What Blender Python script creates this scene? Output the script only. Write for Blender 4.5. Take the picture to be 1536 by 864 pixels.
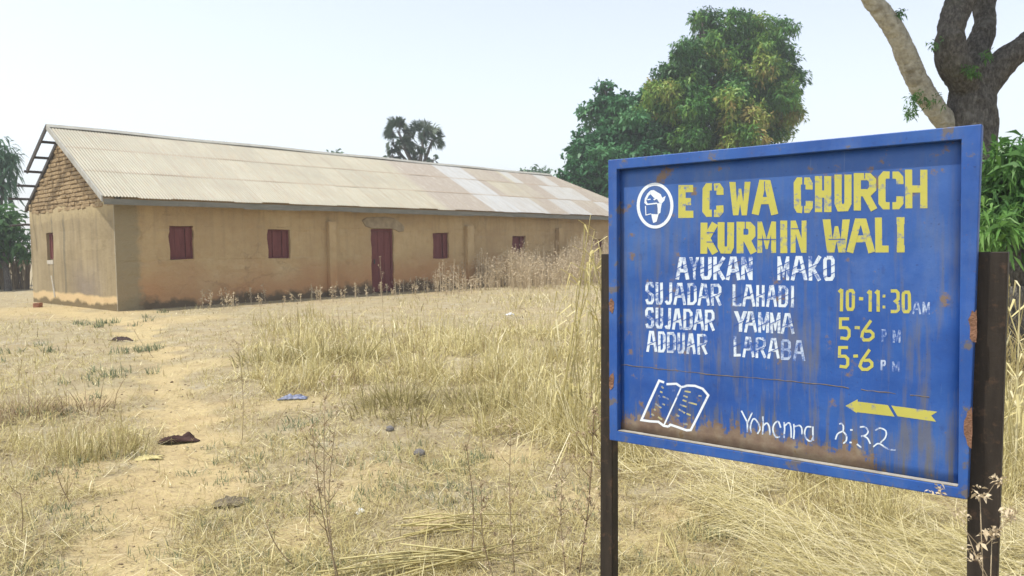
import bpy, bmesh, math, random
import numpy as np
from mathutils import Vector, Matrix

for o in list(bpy.data.objects):
    bpy.data.objects.remove(o)
random.seed(4)
RNG = np.random.default_rng(7)
SC = bpy.context.scene
COL = SC.collection

# ------------------------------------------------------------------ camera
FPX, CX, CY, CAMH = 1130.0, 768.0, 432.0, 1.42
PIT, ROL = math.atan(61 / 1130.0), 0.0147
_F = np.array([0, math.cos(PIT), -math.sin(PIT)])
_U0 = np.array([0, math.sin(PIT), math.cos(PIT)])
_R0 = np.array([1.0, 0, 0])
_I = math.cos(ROL) * _R0 - math.sin(ROL) * _U0
_J = math.sin(ROL) * _R0 + math.cos(ROL) * _U0
CAMP = np.array([0, 0, CAMH])
cam = bpy.data.cameras.new('camera')
cam_o = bpy.data.objects.new('camera', cam)
COL.objects.link(cam_o)
cam.sensor_width = 36.0
cam.lens = FPX / 1536 * 36.0
cam.clip_start = 0.05
cam.clip_end = 3000
cam.dof.use_dof = True
cam.dof.focus_distance = 2.9
cam.dof.aperture_fstop = 9.0
M = Matrix.Identity(4)
for r in range(3):
    M[r][0], M[r][1], M[r][2], M[r][3] = _I[r], _J[r], -_F[r], CAMP[r]
cam_o.matrix_world = M
SC.camera = cam_o

# ------------------------------------------------------------------ light
SUN_EL = math.radians(66)
SUN_H = np.array([-0.95, -0.31]); SUN_H /= np.linalg.norm(SUN_H)
world = bpy.data.worlds.new("World"); SC.world = world
world.use_nodes = True
wn = world.node_tree
bg = wn.nodes['Background']
sky = wn.nodes.new('ShaderNodeTexSky')
sky.sky_type = 'NISHITA'
sky.sun_disc = False
sky.sun_elevation = SUN_EL
sky.sun_rotation = math.atan2(SUN_H[0], SUN_H[1]) % (2 * math.pi)
sky.altitude = 200
sky.air_density = 1.2
sky.dust_density = 1.2
sky.ozone_density = 1.0
hs = wn.nodes.new('ShaderNodeHueSaturation'); hs.inputs['Saturation'].default_value = .5     # dusty harmattan sky
wn.links.new(sky.outputs[0], hs.inputs['Color']); tn = wn.nodes.new('ShaderNodeMix'); tn.data_type = 'RGBA'; tn.blend_type = 'MULTIPLY'; tn.inputs[0].default_value = 1; tn.inputs[7].default_value = (1.0, .985, 1.0, 1)   # dust takes the green out
wn.links.new(hs.outputs[0], tn.inputs[6]); wn.links.new(tn.outputs[2], bg.inputs[0])
bg.inputs[1].default_value = 0.15
sl = bpy.data.lights.new('sun', 'SUN'); sl.energy = 3.0; sl.angle = math.radians(0.6); sl.color = (1, .955, .87)
sun = bpy.data.objects.new('sun', sl); COL.objects.link(sun)
sv = Vector((SUN_H[0] * math.cos(SUN_EL), SUN_H[1] * math.cos(SUN_EL), math.sin(SUN_EL)))
sun.rotation_euler = sv.to_track_quat('Z', 'Y').to_euler()
SC.view_settings.view_transform = 'Standard'
SC.view_settings.look = 'None'
SC.view_settings.gamma = 1
SC.view_settings.exposure = 0.72
SC.render.engine = 'CYCLES'
SC.cycles.max_bounces = 6
SC.cycles.transparent_max_bounces = 6
SC.cycles.volume_bounces = 0

# ------------------------------------------------------------------ picking points
def ray(x, y): return _F + _I * (x - CX) / FPX - _J * (y - CY) / FPX
def gnd(x, y, z=0.0):
    d = ray(x, y); return CAMP + d * ((z - CAMH) / d[2])
def at(x, y, depth): return CAMP + ray(x, y) * depth
def on_plane(x, y, p0, n):
    d = ray(x, y); return CAMP + d * (((p0 - CAMP) @ n) / (d @ n))
def proj(P):
    d = P - CAMP; w = np.maximum(d @ _F, 1e-3)
    return CX + FPX * (d @ _I) / w, CY - FPX * (d @ _J) / w, d @ _F

# ------------------------------------------------------------------ noise
def _hash(ix, iy, s):
    h = (ix * 374761393 + iy * 668265263 + s * 974634773) & 0xffffffff
    h = ((h ^ (h >> 13)) * 1274126177) & 0xffffffff
    return ((h ^ (h >> 16)) & 0xffff) / 65535.0
def vnoise(x, y, s=0):
    x = np.asarray(x, float); y = np.asarray(y, float)
    ix = np.floor(x).astype(np.int64); iy = np.floor(y).astype(np.int64)
    fx = x - ix; fy = y - iy
    fx = fx * fx * (3 - 2 * fx); fy = fy * fy * (3 - 2 * fy)
    a = _hash(ix, iy, s); b = _hash(ix + 1, iy, s); c = _hash(ix, iy + 1, s); d = _hash(ix + 1, iy + 1, s)
    return (a * (1 - fx) + b * fx) * (1 - fy) + (c * (1 - fx) + d * fx) * fy
def fbm(x, y, s=0, o=4):
    t = 0; a = .5
    for k in range(o):
        t = t + a * vnoise(x * 2 ** k, y * 2 ** k, s + k); a *= .5
    return t / (1 - .5 ** o)
def sstep(a, b, x):
    t = np.clip((x - a) / (b - a), 0, 1); return t * t * (3 - 2 * t)
def in_poly(px, py, poly):
    r = np.zeros(px.shape, bool); n = len(poly)
    for i in range(n):
        x1, y1 = poly[i]; x2, y2 = poly[(i + 1) % n]
        c = ((y1 > py) != (y2 > py))
        with np.errstate(divide='ignore', invalid='ignore'):
            r ^= c & (px < (x2 - x1) * (py - y1) / (y2 - y1 + 1e-12) + x1)
    return r

# ------------------------------------------------------------------ building frame of reference
C0 = gnd(177, 466)
LV = ray(1774, 357); LV[2] = 0; LV /= np.linalg.norm(LV)
WV = np.array([-LV[1], LV[0], 0])
def b2w(x, y, z=0): return C0 + LV * x + WV * y + np.array([0, 0, z])

PATH_PX = [(215, 1000), (205, 860), (215, 800), (245, 735), (280, 690), (285, 640), (262, 590), (245, 548), (222, 512), (205, 486), (150, 474), (60, 462)]
PATH = np.array([gnd(*p)[:2] for p in PATH_PX])
def path_dist(x, y):
    d = np.full(np.shape(x), 1e9)
    for a, b in zip(PATH[:-1], PATH[1:]):
        ab = b - a; t = np.clip(((x - a[0]) * ab[0] + (y - a[1]) * ab[1]) / (ab @ ab), 0, 1)
        d = np.minimum(d, np.hypot(x - a[0] - t * ab[0], y - a[1] - t * ab[1]))
    return d
BARE = [(520, 735, .5), (970, 815, .45), (1010, 760, .3), (440, 800, .4), (330, 735, .4), (150, 590, .9), (300, 545, .9), (160, 470, 2.6), (40, 465, 3.2), (280, 478, 1.8),
        (560, 700, .35), (760, 680, .5), (880, 745, .4), (110, 705, .45), (430, 600, .8), (650, 775, .2)]
BAREW = [(*gnd(a, b)[:2], r) for a, b, r in BARE]
def bare_mask(x, y):
    w = .16 * (fbm(x * 2.2, y * 2.2, 5) - .5) * 4
    m = (1 - sstep(.06, .5, path_dist(x, y) + w * 1.5)) * (.7 + .3 * sstep(.35, .6, fbm(x * 1.3, y * 1.3, 6, 2)))
    for bx, by, r in BAREW:
        m = np.maximum(m, .62 * (1 - sstep(r * .2, r * .95, np.hypot(x - bx, (y - by) * .8) + w * r)))
    return m
def terr(x, y):
    x = np.asarray(x, float); y = np.asarray(y, float)
    z = .10 * (fbm(x * .45, y * .45, 11, 3) - .5) + .05 * (fbm(x * 2.1, y * 2.1, 21, 3) - .5)
    z = z - .035 * (1 - sstep(.1, .6, path_dist(x, y)))
    # level round the building
    u = (x - C0[0]) * LV[0] + (y - C0[1]) * LV[1]; v = (x - C0[0]) * WV[0] + (y - C0[1]) * WV[1]
    d = np.maximum(np.maximum(-u, u - 24.5), np.maximum(-v, v - 6.4))
    return z * sstep(-.2, 2.5, d) - .02

# ------------------------------------------------------------------ object helpers
def obj(name, me, mats=None, parent=None, smooth=False):
    o = bpy.data.objects.new(name, me)
    COL.objects.link(o)
    if mats is not None:
        for m in (mats if isinstance(mats, (list, tuple)) else [mats]): me.materials.append(m)
    if parent is not None: o.parent = parent
    if smooth:
        me.polygons.foreach_set('use_smooth', np.ones(len(me.polygons), bool))
    return o
def thing(name, label, cat, loc, rotz=0.0, group=None):
    o = bpy.data.objects.new(name, None); COL.objects.link(o)
    o.empty_display_size = .2
    o.location = [float(c) for c in loc]; o.rotation_euler = (0, 0, rotz)
    return tag(o, label, cat, group)
def tag(o, label, cat=None, group=None, kind=None):
    if label: o['label'] = label
    if cat: o['category'] = cat
    if group: o['group'] = group
    if kind: o['kind'] = kind
    return o
class MB:
    """collects polygons, builds one mesh object"""
    def __init__(s): s.v = []; s.f = []; s.mi = []
    def poly(s, pts, mi=0):
        n = len(s.v); s.v += [tuple(map(float, p)) for p in pts]; s.f.append(tuple(range(n, n + len(pts)))); s.mi.append(mi)
    def hexa(s, a, b, mi=0):
        """a, b: 4-point loops (a counter-clockwise seen from outside, b behind it)"""
        n = len(s.v); s.v += [tuple(map(float, p)) for p in list(a) + list(b)]
        for f in ((0, 1, 2, 3), (7, 6, 5, 4), (0, 4, 5, 1), (1, 5, 6, 2), (2, 6, 7, 3), (3, 7, 4, 0)):
            s.f.append(tuple(n + i for i in f)); s.mi.append(mi)
    def box(s, x0, x1, y0, y1, z0, z1, mi=0):
        s.hexa([(x0, y0, z0), (x1, y0, z0), (x1, y0, z1), (x0, y0, z1)], [(x0, y1, z0), (x1, y1, z0), (x1, y1, z1), (x0, y1, z1)], mi)
    def tube(s, pts, rad, seg=8, mi=0, cap=True):
        P = [Vector(p) for p in pts]; n0 = len(s.v); k = len(P)
        rad = rad if hasattr(rad, '__len__') else [rad] * k
        up = Vector((.13, .31, .94))
        for i, p in enumerate(P):
            t = (P[min(i + 1, k - 1)] - P[max(i - 1, 0)]).normalized()
            if abs(t.dot(up)) > .95: up = Vector((.9, .2, .1))
            a = t.cross(up).normalized(); b = t.cross(a)
            for j in range(seg):
                th = 2 * math.pi * j / seg
                s.v.append(tuple(p + (a * math.cos(th) + b * math.sin(th)) * rad[i]))
        for i in range(k - 1):
            for j in range(seg):
                j2 = (j + 1) % seg
                s.f.append((n0 + i * seg + j, n0 + i * seg + j2, n0 + (i + 1) * seg + j2, n0 + (i + 1) * seg + j)); s.mi.append(mi)
        if cap:
            s.f.append(tuple(n0 + j for j in range(seg))); s.mi.append(mi)
            s.f.append(tuple(n0 + (k - 1) * seg + j for j in reversed(range(seg)))); s.mi.append(mi)
    def build(s, name, mats, parent=None, smooth=False, bevel=0, recalc=True):
        me = bpy.data.meshes.new(name); me.from_pydata(s.v, [], s.f)
        me.polygons.foreach_set('material_index', s.mi)
        if recalc:
            bm = bmesh.new(); bm.from_mesh(me); bmesh.ops.recalc_face_normals(bm, faces=bm.faces); bm.to_mesh(me); bm.free()
        o = obj(name, me, mats, parent, smooth)
        if bevel:
            md = o.modifiers.new('bevel', 'BEVEL'); md.width = bevel; md.segments = 2; md.limit_method = 'ANGLE'
        return o
def spline(pts, n):
    P = [np.array(p, float) for p in pts]; P = [2 * P[0] - P[1]] + P + [2 * P[-1] - P[-2]]
    out = []
    m = len(P) - 3
    for i in range(n):
        t = i / (n - 1) * m; k = min(int(t), m - 1); t -= k
        a, b, c, d = P[k:k + 4]
        out.append(.5 * (2 * b + (c - a) * t + (2 * a - 5 * b + 4 * c - d) * t * t + (3 * b - a - 3 * c + d) * t ** 3))
    return out
def raw_mesh(name, V, F_sizes, L_idx, tint=None):
    me = bpy.data.meshes.new(name)
    me.vertices.add(len(V)); me.vertices.foreach_set('co', np.ascontiguousarray(V, np.float32).ravel())
    me.loops.add(len(L_idx)); me.loops.foreach_set('vertex_index', np.ascontiguousarray(L_idx, np.int32))
    me.polygons.add(len(F_sizes))
    st = np.zeros(len(F_sizes), np.int32); st[1:] = np.cumsum(F_sizes)[:-1]
    me.polygons.foreach_set('loop_start', st)
    me.update(calc_edges=True)
    if tint is not None:
        a = me.attributes.new('tint', 'FLOAT', 'POINT'); a.data.foreach_set('value', np.ascontiguousarray(tint, np.float32))
    return me

# ------------------------------------------------------------------ material helpers
class NT:
    def __init__(s, name):
        s.m = bpy.data.materials.new(name); s.m.use_nodes = True; s.t = s.m.node_tree
        s.bsdf = s.t.nodes['Principled BSDF']; s.out = s.t.nodes['Material Output']
        s.bsdf.inputs['Specular IOR Level'].default_value = .25
    def n(s, typ, ins=None, **kw):
        nd = s.t.nodes.new('ShaderNode' + typ)
        for k, v in kw.items(): setattr(nd, k, v)
        for k, v in (ins or {}).items():
            if isinstance(v, bpy.types.NodeSocket): s.t.links.new(v, nd.inputs[k])
            else: nd.inputs[k].default_value = v
        return nd
    def coord(s, kind='Object'): return s.n('TexCoord').outputs[kind]
    def mapping(s, vec, scale=(1, 1, 1), loc=(0, 0, 0)):
        return s.n('Mapping', {'Vector': vec, 'Scale': scale, 'Location': loc}).outputs[0]
    def noise(s, vec, scale, detail=4, rough=.55, dist=0):
        return s.n('TexNoise', {'Vector': vec, 'Scale': scale, 'Detail': detail, 'Roughness': rough, 'Distortion': dist}).outputs[0]
    def ramp(s, fac, *stops):
        r = s.n('ValToRGB', {'Fac': fac}); e = r.color_ramp.elements
        while len(e) > 1: e.remove(e[-1])
        e[0].position = stops[0][0]; e[0].color = col(stops[0][1])
        for p, c in stops[1:]:
            k = e.new(p); k.color = col(c)
        return r.outputs[0]
    def thr(s, fac, a, b):
        return s.n('MapRange', {'Value': fac, 'From Min': a, 'From Max': b, 'To Min': 0.0, 'To Max': 1.0}, clamp=True).outputs[0]
    def mix(s, fac, a, b, mode='MIX'):
        m = s.n('Mix', data_type='RGBA', blend_type=mode)
        for i, v in ((0, fac), (6, a), (7, b)):
            if isinstance(v, bpy.types.NodeSocket): s.t.links.new(v, m.inputs[i])
            else: m.inputs[i].default_value = v if i == 0 else col(v)
        return m.outputs[2]
    def math(s, op, a, b=0.0):
        m = s.n('Math', operation=op)
        for i, v in ((0, a), (1, b)):
            if isinstance(v, bpy.types.NodeSocket): s.t.links.new(v, m.inputs[i])
            else: m.inputs[i].default_value = v
        return m.outputs[0]
    def math_vec(s, co, n): return s.n('VectorMath', {0: co, 1: s.n('CombineXYZ', {0: n, 1: n, 2: n}).outputs[0]}, operation='ADD').outputs[0]
    def sep(s, vec): return s.n('SeparateXYZ', {'Vector': vec}).outputs
    def attr(s, name): return s.n('Attribute', attribute_name=name).outputs['Fac']
    def set(s, **kw):
        for k, v in kw.items():
            k = {'base': 'Base Color', 'rough': 'Roughness', 'metal': 'Metallic', 'spec': 'Specular IOR Level'}.get(k, k)
            if isinstance(v, bpy.types.NodeSocket): s.t.links.new(v, s.bsdf.inputs[k])
            else: s.bsdf.inputs[k].default_value = col(v) if k == 'Base Color' else v
        return s
    def bump(s, h, strength=.5, dist=.02):
        b = s.n('Bump', {'Height': h, 'Strength': strength, 'Distance': dist}); s.t.links.new(b.outputs[0], s.bsdf.inputs['Normal']); return s
def col(c): return tuple(c) if len(c) == 4 else (*c, 1.0)

def leaf_mat(name, stops, trans=.3, rough=.5, spec=.3):
    t = NT(name)
    c = t.ramp(t.attr('tint'), *stops)
    t.set(base=c, rough=rough, spec=spec)
    tr = t.n('BsdfTranslucent', {'Color': c})
    mx = t.n('MixShader', {0: trans, 1: t.bsdf.outputs[0], 2: tr.outputs[0]})
    t.t.links.new(mx.outputs[0], t.out.inputs[0])
    return t.m
def plain(name, c, rough=.8, var=.25, scale=6, bump=.0):
    t = NT(name); co = t.coord()
    nz = t.noise(co, scale, 6)
    t.set(base=t.ramp(nz, (.25, [x * (1 - var) for x in c]), (.75, [min(1, x * (1 + var)) for x in c])), rough=rough)
    if bump: t.bump(t.noise(co, scale * 4, 5), bump, .02)
    return t.m

# ================================================================== GROUND
def soil_mat():
    t = NT('dry_soil'); co = t.coord()
    big = t.noise(co, .55, 5); mid = t.noise(co, 3.2, 6, .6); fine = t.noise(co, 26, 6, .65); gr = t.noise(co, 130, 3, .6)
    dirt = t.ramp(mid, (.3, (.265, .215, .13)), (.52, (.345, .29, .17)), (.72, (.415, .355, .22)))
    sand = t.ramp(mid, (.3, (.40, .31, .155)), (.7, (.52, .42, .22)))
    pm = t.math('ADD', t.attr('path'), t.math('MULTIPLY', t.math('SUBTRACT', fine, .5), .7))
    c = t.mix(t.thr(pm, .25, .7), dirt, sand)
    ash = t.thr(t.noise(co, 1.6, 6, .7), .52, .66)
    ash = t.math('MULTIPLY', ash, t.math('SUBTRACT', 1.0, t.thr(pm, .2, .6)))
    c = t.mix(t.math('MULTIPLY', ash, .55), c, (.33, .30, .245))
    c = t.mix(t.math('MULTIPLY', t.thr(fine, .53, .68), .9), c, (.24, .18, .105))
    tr = t.noise(co, 9, 7, .72)
    c = t.mix(t.math('MULTIPLY', t.thr(tr, .54, .66), .5), c, (.31, .235, .14))
    c = t.mix(t.math('MULTIPLY', t.thr(gr, .5, .75), .35), c, (.62, .53, .36))
    c = t.mix(t.math('MULTIPLY', t.thr(big, .45, .7), .25), c, (.44, .31, .17))
    t.set(base=c, rough=.95, spec=.1)
    h = t.math('ADD', t.math('MULTIPLY', fine, .7), t.math('MULTIPLY', gr, .3))
    t.bump(t.math('ADD', h, t.math('MULTIPLY', mid, 1.2)), .8, .035)
    return t.m
def make_ground():
    rad = [0.0, .4]
    while rad[-1] < 380:
        r = rad[-1]
        rad.append(r + (max(.06, r * .012) if r < 45 else r * .08))
    na = 720
    ang = np.linspace(0, 2 * math.pi, na, endpoint=False)
    R = np.array(rad[1:])
    X = (R[:, None] * np.sin(ang)[None]).ravel(); Y = (R[:, None] * np.cos(ang)[None]).ravel()
    X = np.r_[0, X]; Y = np.r_[0, Y]
    Z = terr(X, Y)
    V = np.c_[X, Y, Z]
    nr = len(R); i = np.arange(nr - 1)[:, None] * na + 1; j = np.arange(na)[None]; j2 = (j + 1) % na
    q = np.stack([i + j, i + na + j, i + na + j2, i + j2], -1).reshape(-1, 4)[:, ::-1]
    tri = np.stack([np.zeros(na, int), 1 + j2[0], 1 + j[0]], -1)
    me = raw_mesh('ground', V, np.r_[np.full(len(q), 4), np.full(na, 3)], np.r_[q.ravel(), tri.ravel()])
    a = me.attributes.new('path', 'FLOAT', 'POINT'); a.data.foreach_set('value', bare_mask(X, Y).astype(np.float32))
    o = obj('ground', me, soil_mat(), None, True)
    bm = bmesh.new(); bm.from_mesh(me); bmesh.ops.recalc_face_normals(bm, faces=bm.faces)
    if sum(f.normal.z for f in bm.faces) < 0: bmesh.ops.reverse_faces(bm, faces=bm.faces)
    bm.to_mesh(me); bm.free()
    o['kind'] = 'structure'
make_ground()

# ================================================================== CHURCH
ROOF_S = .58
def roof_z(y): return 2.76 + ROOF_S * ((y if y <= 3.2 else 6.4 - y) + .45)
BL, BW, WH = 24.3, 6.4, 2.9

def mud_mat():
    t = NT('mud_plaster'); co = t.coord(); x, y, z = t.sep(co)
    n1 = t.noise(co, .7, 6, .6); n2 = t.noise(co, 4, 7, .65); n3 = t.noise(co, 40, 5)
    c = t.ramp(n1, (.3, (.42, .295, .155)), (.55, (.51, .37, .195)), (.75, (.58, .445, .25)))
    c = t.mix(t.math('MULTIPLY', t.thr(n2, .5, .72), .45), c, (.42, .27, .125))
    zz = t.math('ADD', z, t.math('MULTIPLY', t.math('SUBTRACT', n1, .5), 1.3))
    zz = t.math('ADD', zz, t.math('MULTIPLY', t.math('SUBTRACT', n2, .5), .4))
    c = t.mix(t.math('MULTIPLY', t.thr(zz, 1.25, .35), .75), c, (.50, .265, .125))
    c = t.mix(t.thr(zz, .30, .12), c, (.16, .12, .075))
    # grey cement band down the near corner
    g = t.math('ADD', x, t.math('MULTIPLY', t.math('SUBTRACT', n2, .5), .5))
    c = t.mix(t.math('MULTIPLY', t.thr(g, .66, .5), .85), c, (.30, .25, .15))
    c = t.mix(t.math('MULTIPLY', t.thr(g, -.02, -.12), .6), c, (.40, .36, .28))
    vs = t.noise(t.mapping(co, (3.0, 3.0, .25)), 2.2, 5, .6)
    st = t.math('MULTIPLY', t.thr(vs, .5, .7), t.thr(z, .6, 2.8))
    c = t.mix(t.math('MULTIPLY', st, .5), c, (.27, .21, .125))
    t.set(base=c, rough=.95, spec=.08)
    vo = t.n('TexVoronoi', {'Vector': t.mapping(t.math_vec(co, n2), (1, 1, 1)), 'Scale': .8}, feature='DISTANCE_TO_EDGE').outputs['Distance']
    cr = t.math('MULTIPLY', t.thr(vo, .014, .004), t.thr(t.noise(co, .5, 2), .5, .6))
    c2 = t.mix(t.math('MULTIPLY', cr, .12), c, (.15, .105, .06)); t.set(base=c2)
    t.bump(t.math('SUBTRACT', t.math('ADD', t.math('MULTIPLY', n2, 1.6), t.math('MULTIPLY', n3, .5)), t.math('MULTIPLY', cr, .2)), .9, .04)
    return t.m
def gable_mat():
    t = NT('grey_render'); co = t.coord(); x, y, z = t.sep(co)
    n1 = t.noise(co, .8, 6, .6); n2 = t.noise(co, 5, 7, .65)
    c = t.ramp(n1, (.3, (.27, .215, .125)), (.6, (.36, .29, .175)), (.8, (.41, .34, .215)))
    vs = t.noise(t.mapping(co, (2.6, 2.6, .12)), 1.6, 6, .6)
    c = t.mix(t.math('MULTIPLY', t.thr(vs, .47, .72), .5), c, (.19, .155, .105))
    # purplish grey damp zone low on the wall
    d = t.math('ADD', t.math('ABSOLUTE', t.math('SUBTRACT', y, 2.0)), t.math('MULTIPLY', n2, .9))
    c = t.mix(t.math('MULTIPLY', t.math('MULTIPLY', t.thr(d, 1.9, .8), t.thr(t.math('ADD', z, n1), 1.9, 1.2)), .55), c, (.20, .17, .155))
    # darker bands where rain ran down
    for yy, w in ((3.55, .12), (4.5, .07)):
        e = t.math('ADD', t.math('ABSOLUTE', t.math('SUBTRACT', y, yy)), t.math('MULTIPLY', t.math('SUBTRACT', n2, .5), .12))
        c = t.mix(t.math('MULTIPLY', t.thr(e, w, w * .4), .7), c, (.17, .15, .105))
    # worn upper edge of the render shows the earth
    zz = t.math('ADD', z, t.math('MULTIPLY', t.math('SUBTRACT', n2, .5), .7))
    c = t.mix(t.math('MULTIPLY', t.thr(zz, 2.25, 2.6), .8), c, (.46, .37, .21))
    # bare pale earth at the foot
    zz = t.math('ADD', z, t.math('MULTIPLY', t.math('SUBTRACT', n1, .5), .35))
    c = t.mix(t.thr(zz, .36, .30), c, (.62, .46, .25))
    zz = t.math('ADD', z, t.math('MULTIPLY', t.math('SUBTRACT', n1, .5), .7))
    c = t.mix(t.thr(zz, .17, .10), c, (.20, .155, .085))
    c = t.mix(t.math('MULTIPLY', t.thr(t.math('ADD', y, t.math('MULTIPLY', n2, .12)), .12, .05), .7), c, (.42, .40, .33))
    t.set(base=c, rough=.95, spec=.08)
    t.bump(t.math('ADD', n2, t.math('MULTIPLY', t.noise(co, 40, 4), .3)), .7, .03)
    return t.m
def mudbrick_mat():
    t = NT('mud_brick'); co = t.coord()
    n1 = t.noise(co, 2.3, 5); n2 = t.noise(co, 14, 6, .65)
    c = t.ramp(n1, (.3, (.29, .21, .12)), (.6, (.40, .30, .175)), (.8, (.47, .37, .225)))
    c = t.mix(t.math('MULTIPLY', t.thr(n2, .5, .7), .5), c, (.22, .135, .065))
    t.set(base=c, rough=.95, spec=.05); t.bump(n2, .9, .04)
    return t.m
def zinc_mat():
    t = NT('corrugated_zinc'); co = t.coord(); x, y, z = t.sep(co)
    # one tone per sheet: sheets 0.83 m wide, three rows up the slope
    ix = t.math('FLOOR', t.math('DIVIDE', t.math('ADD', x, .4), .83))
    iy = t.math('FLOOR', t.math('DIVIDE', t.math('ADD', y, .45), 1.2167))
    cell = t.n('CombineXYZ', {0: ix, 1: iy, 2: 0.0}).outputs[0]
    wn_ = t.n('TexWhiteNoise', {'Vector': cell}, noise_dimensions='3D').outputs[0]
    n1 = t.noise(co, .9, 6, .6); n2 = t.noise(t.mapping(co, (7, 1.2, 1.2)), 2, 6, .65); n3 = t.noise(co, 22, 5, .7)
    tone = t.math('ADD', t.math('MULTIPLY', wn_, .2), t.math('MULTIPLY', n1, .8))
    old = t.ramp(tone, (.2, (.285, .265, .195)), (.5, (.34, .315, .23)), (.8, (.40, .375, .28)))
    old = t.mix(t.math('MULTIPLY', t.thr(n2, .5, .7), .5), old, (.38, .29, .17))
    rust = t.ramp(n2, (.3, (.31, .265, .21)), (.5, (.27, .23, .18)), (.75, (.37, .33, .275)))
    rust = t.mix(t.math('MULTIPLY', t.thr(n3, .56, .66), .7), rust, (.46, .41, .34))
    silver = t.ramp(n2, (.3, (.34, .345, .33)), (.7, (.41, .415, .40)))
    silver = t.mix(t.math('MULTIPLY', t.thr(n3, .6, .75), .5), silver, (.42, .34, .25))
    wob = t.math('MULTIPLY', t.math('SUBTRACT', n1, .5), .25)
    sheet_x = t.math('ADD', x, wob)
    isrust = t.thr(sheet_x, 10.7, 11.1)
    c = t.mix(isrust, old, rust)
    rowtop = t.math('MULTIPLY', t.thr(x, 15.0, 15.3), t.thr(y, .0, 1.6))
    c = t.mix(rowtop, c, t.mix(t.thr(wn_, .35, .75), rust, old))
    bandA = t.math('MULTIPLY', t.thr(x, 13.3, 13.32), t.thr(x, 14.92, 14.90))
    c = t.mix(bandA, c, silver)
    bandB = t.math('MULTIPLY', t.math('MULTIPLY', t.thr(x, 14.9, 14.92), t.thr(x, 16.6, 16.58)), t.thr(y, .76, .75))
    c = t.mix(t.math('MULTIPLY', bandB, .8), c, silver)
    bandC = t.math('MULTIPLY', t.thr(x, 17.2, 17.3), t.thr(wn_, .62, .64))
    c = t.mix(t.math('MULTIPLY', bandC, .75), c, silver)
    sk = t.noise(t.mapping(co, (9, .35, .35)), 2.5, 6, .7)
    c = t.mix(t.math('MULTIPLY', t.thr(sk, .50, .68), .6), c, (.27, .215, .15)); c = t.mix(t.math('MULTIPLY', t.thr(t.noise(t.mapping(co, (5, .5, .5), (7, 3, 1)), 2.5, 6, .7), .56, .72), .5), c, (.50, .48, .40))
    # rust along the lap joints
    fy = t.math('FRACT', t.math('DIVIDE', t.math('ADD', y, .45), 1.2167))
    lap = t.math('MULTIPLY', t.thr(fy, .075, .02), t.thr(y, .5, .6))
    c = t.mix(t.math('MULTIPLY', lap, .65), c, (.27, .20, .125))
    fx = t.math('FRACT', t.math('DIVIDE', t.math('ADD', x, .4), .83))
    c = t.mix(t.math('MULTIPLY', t.thr(fx, .09, .03), t.math('MULTIPLY', n2, .8)), c, (.27, .225, .15))
    t.set(base=c, rough=.55, metal=.0, spec=.45)
    t.bump(n3, .15, .01)
    return t.m
def wood_mat(name, a, b, rough=.85, scale=2.2, axis=(1, 1, .15)):
    t = NT(name); co = t.coord()
    n = t.noise(t.mapping(co, axis), scale * 8, 6, .65); m = t.noise(co, scale, 4)
    c = t.ramp(n, (.3, a), (.7, b)); c = t.mix(t.math('MULTIPLY', t.thr(m, .5, .75), .4), c, [x * .6 for x in a])
    t.set(base=c, rough=rough); t.bump(n, .4, .01); return t.m
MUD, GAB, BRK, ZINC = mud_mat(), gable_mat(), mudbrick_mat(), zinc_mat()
GREYWOOD = wood_mat('weathered_timber', (.17, .165, .135), (.25, .24, .20), axis=(.12, 1, 1))
DARKWOOD = wood_mat('dark_timber', (.055, .05, .045), (.10, .09, .08))
MAROON = wood_mat('maroon_paint', (.13, .038, .035), (.185, .06, .052), .7)
CEMENT = plain('cement_patch', (.33, .26, .165), .95, .3, 5, .5)

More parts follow.
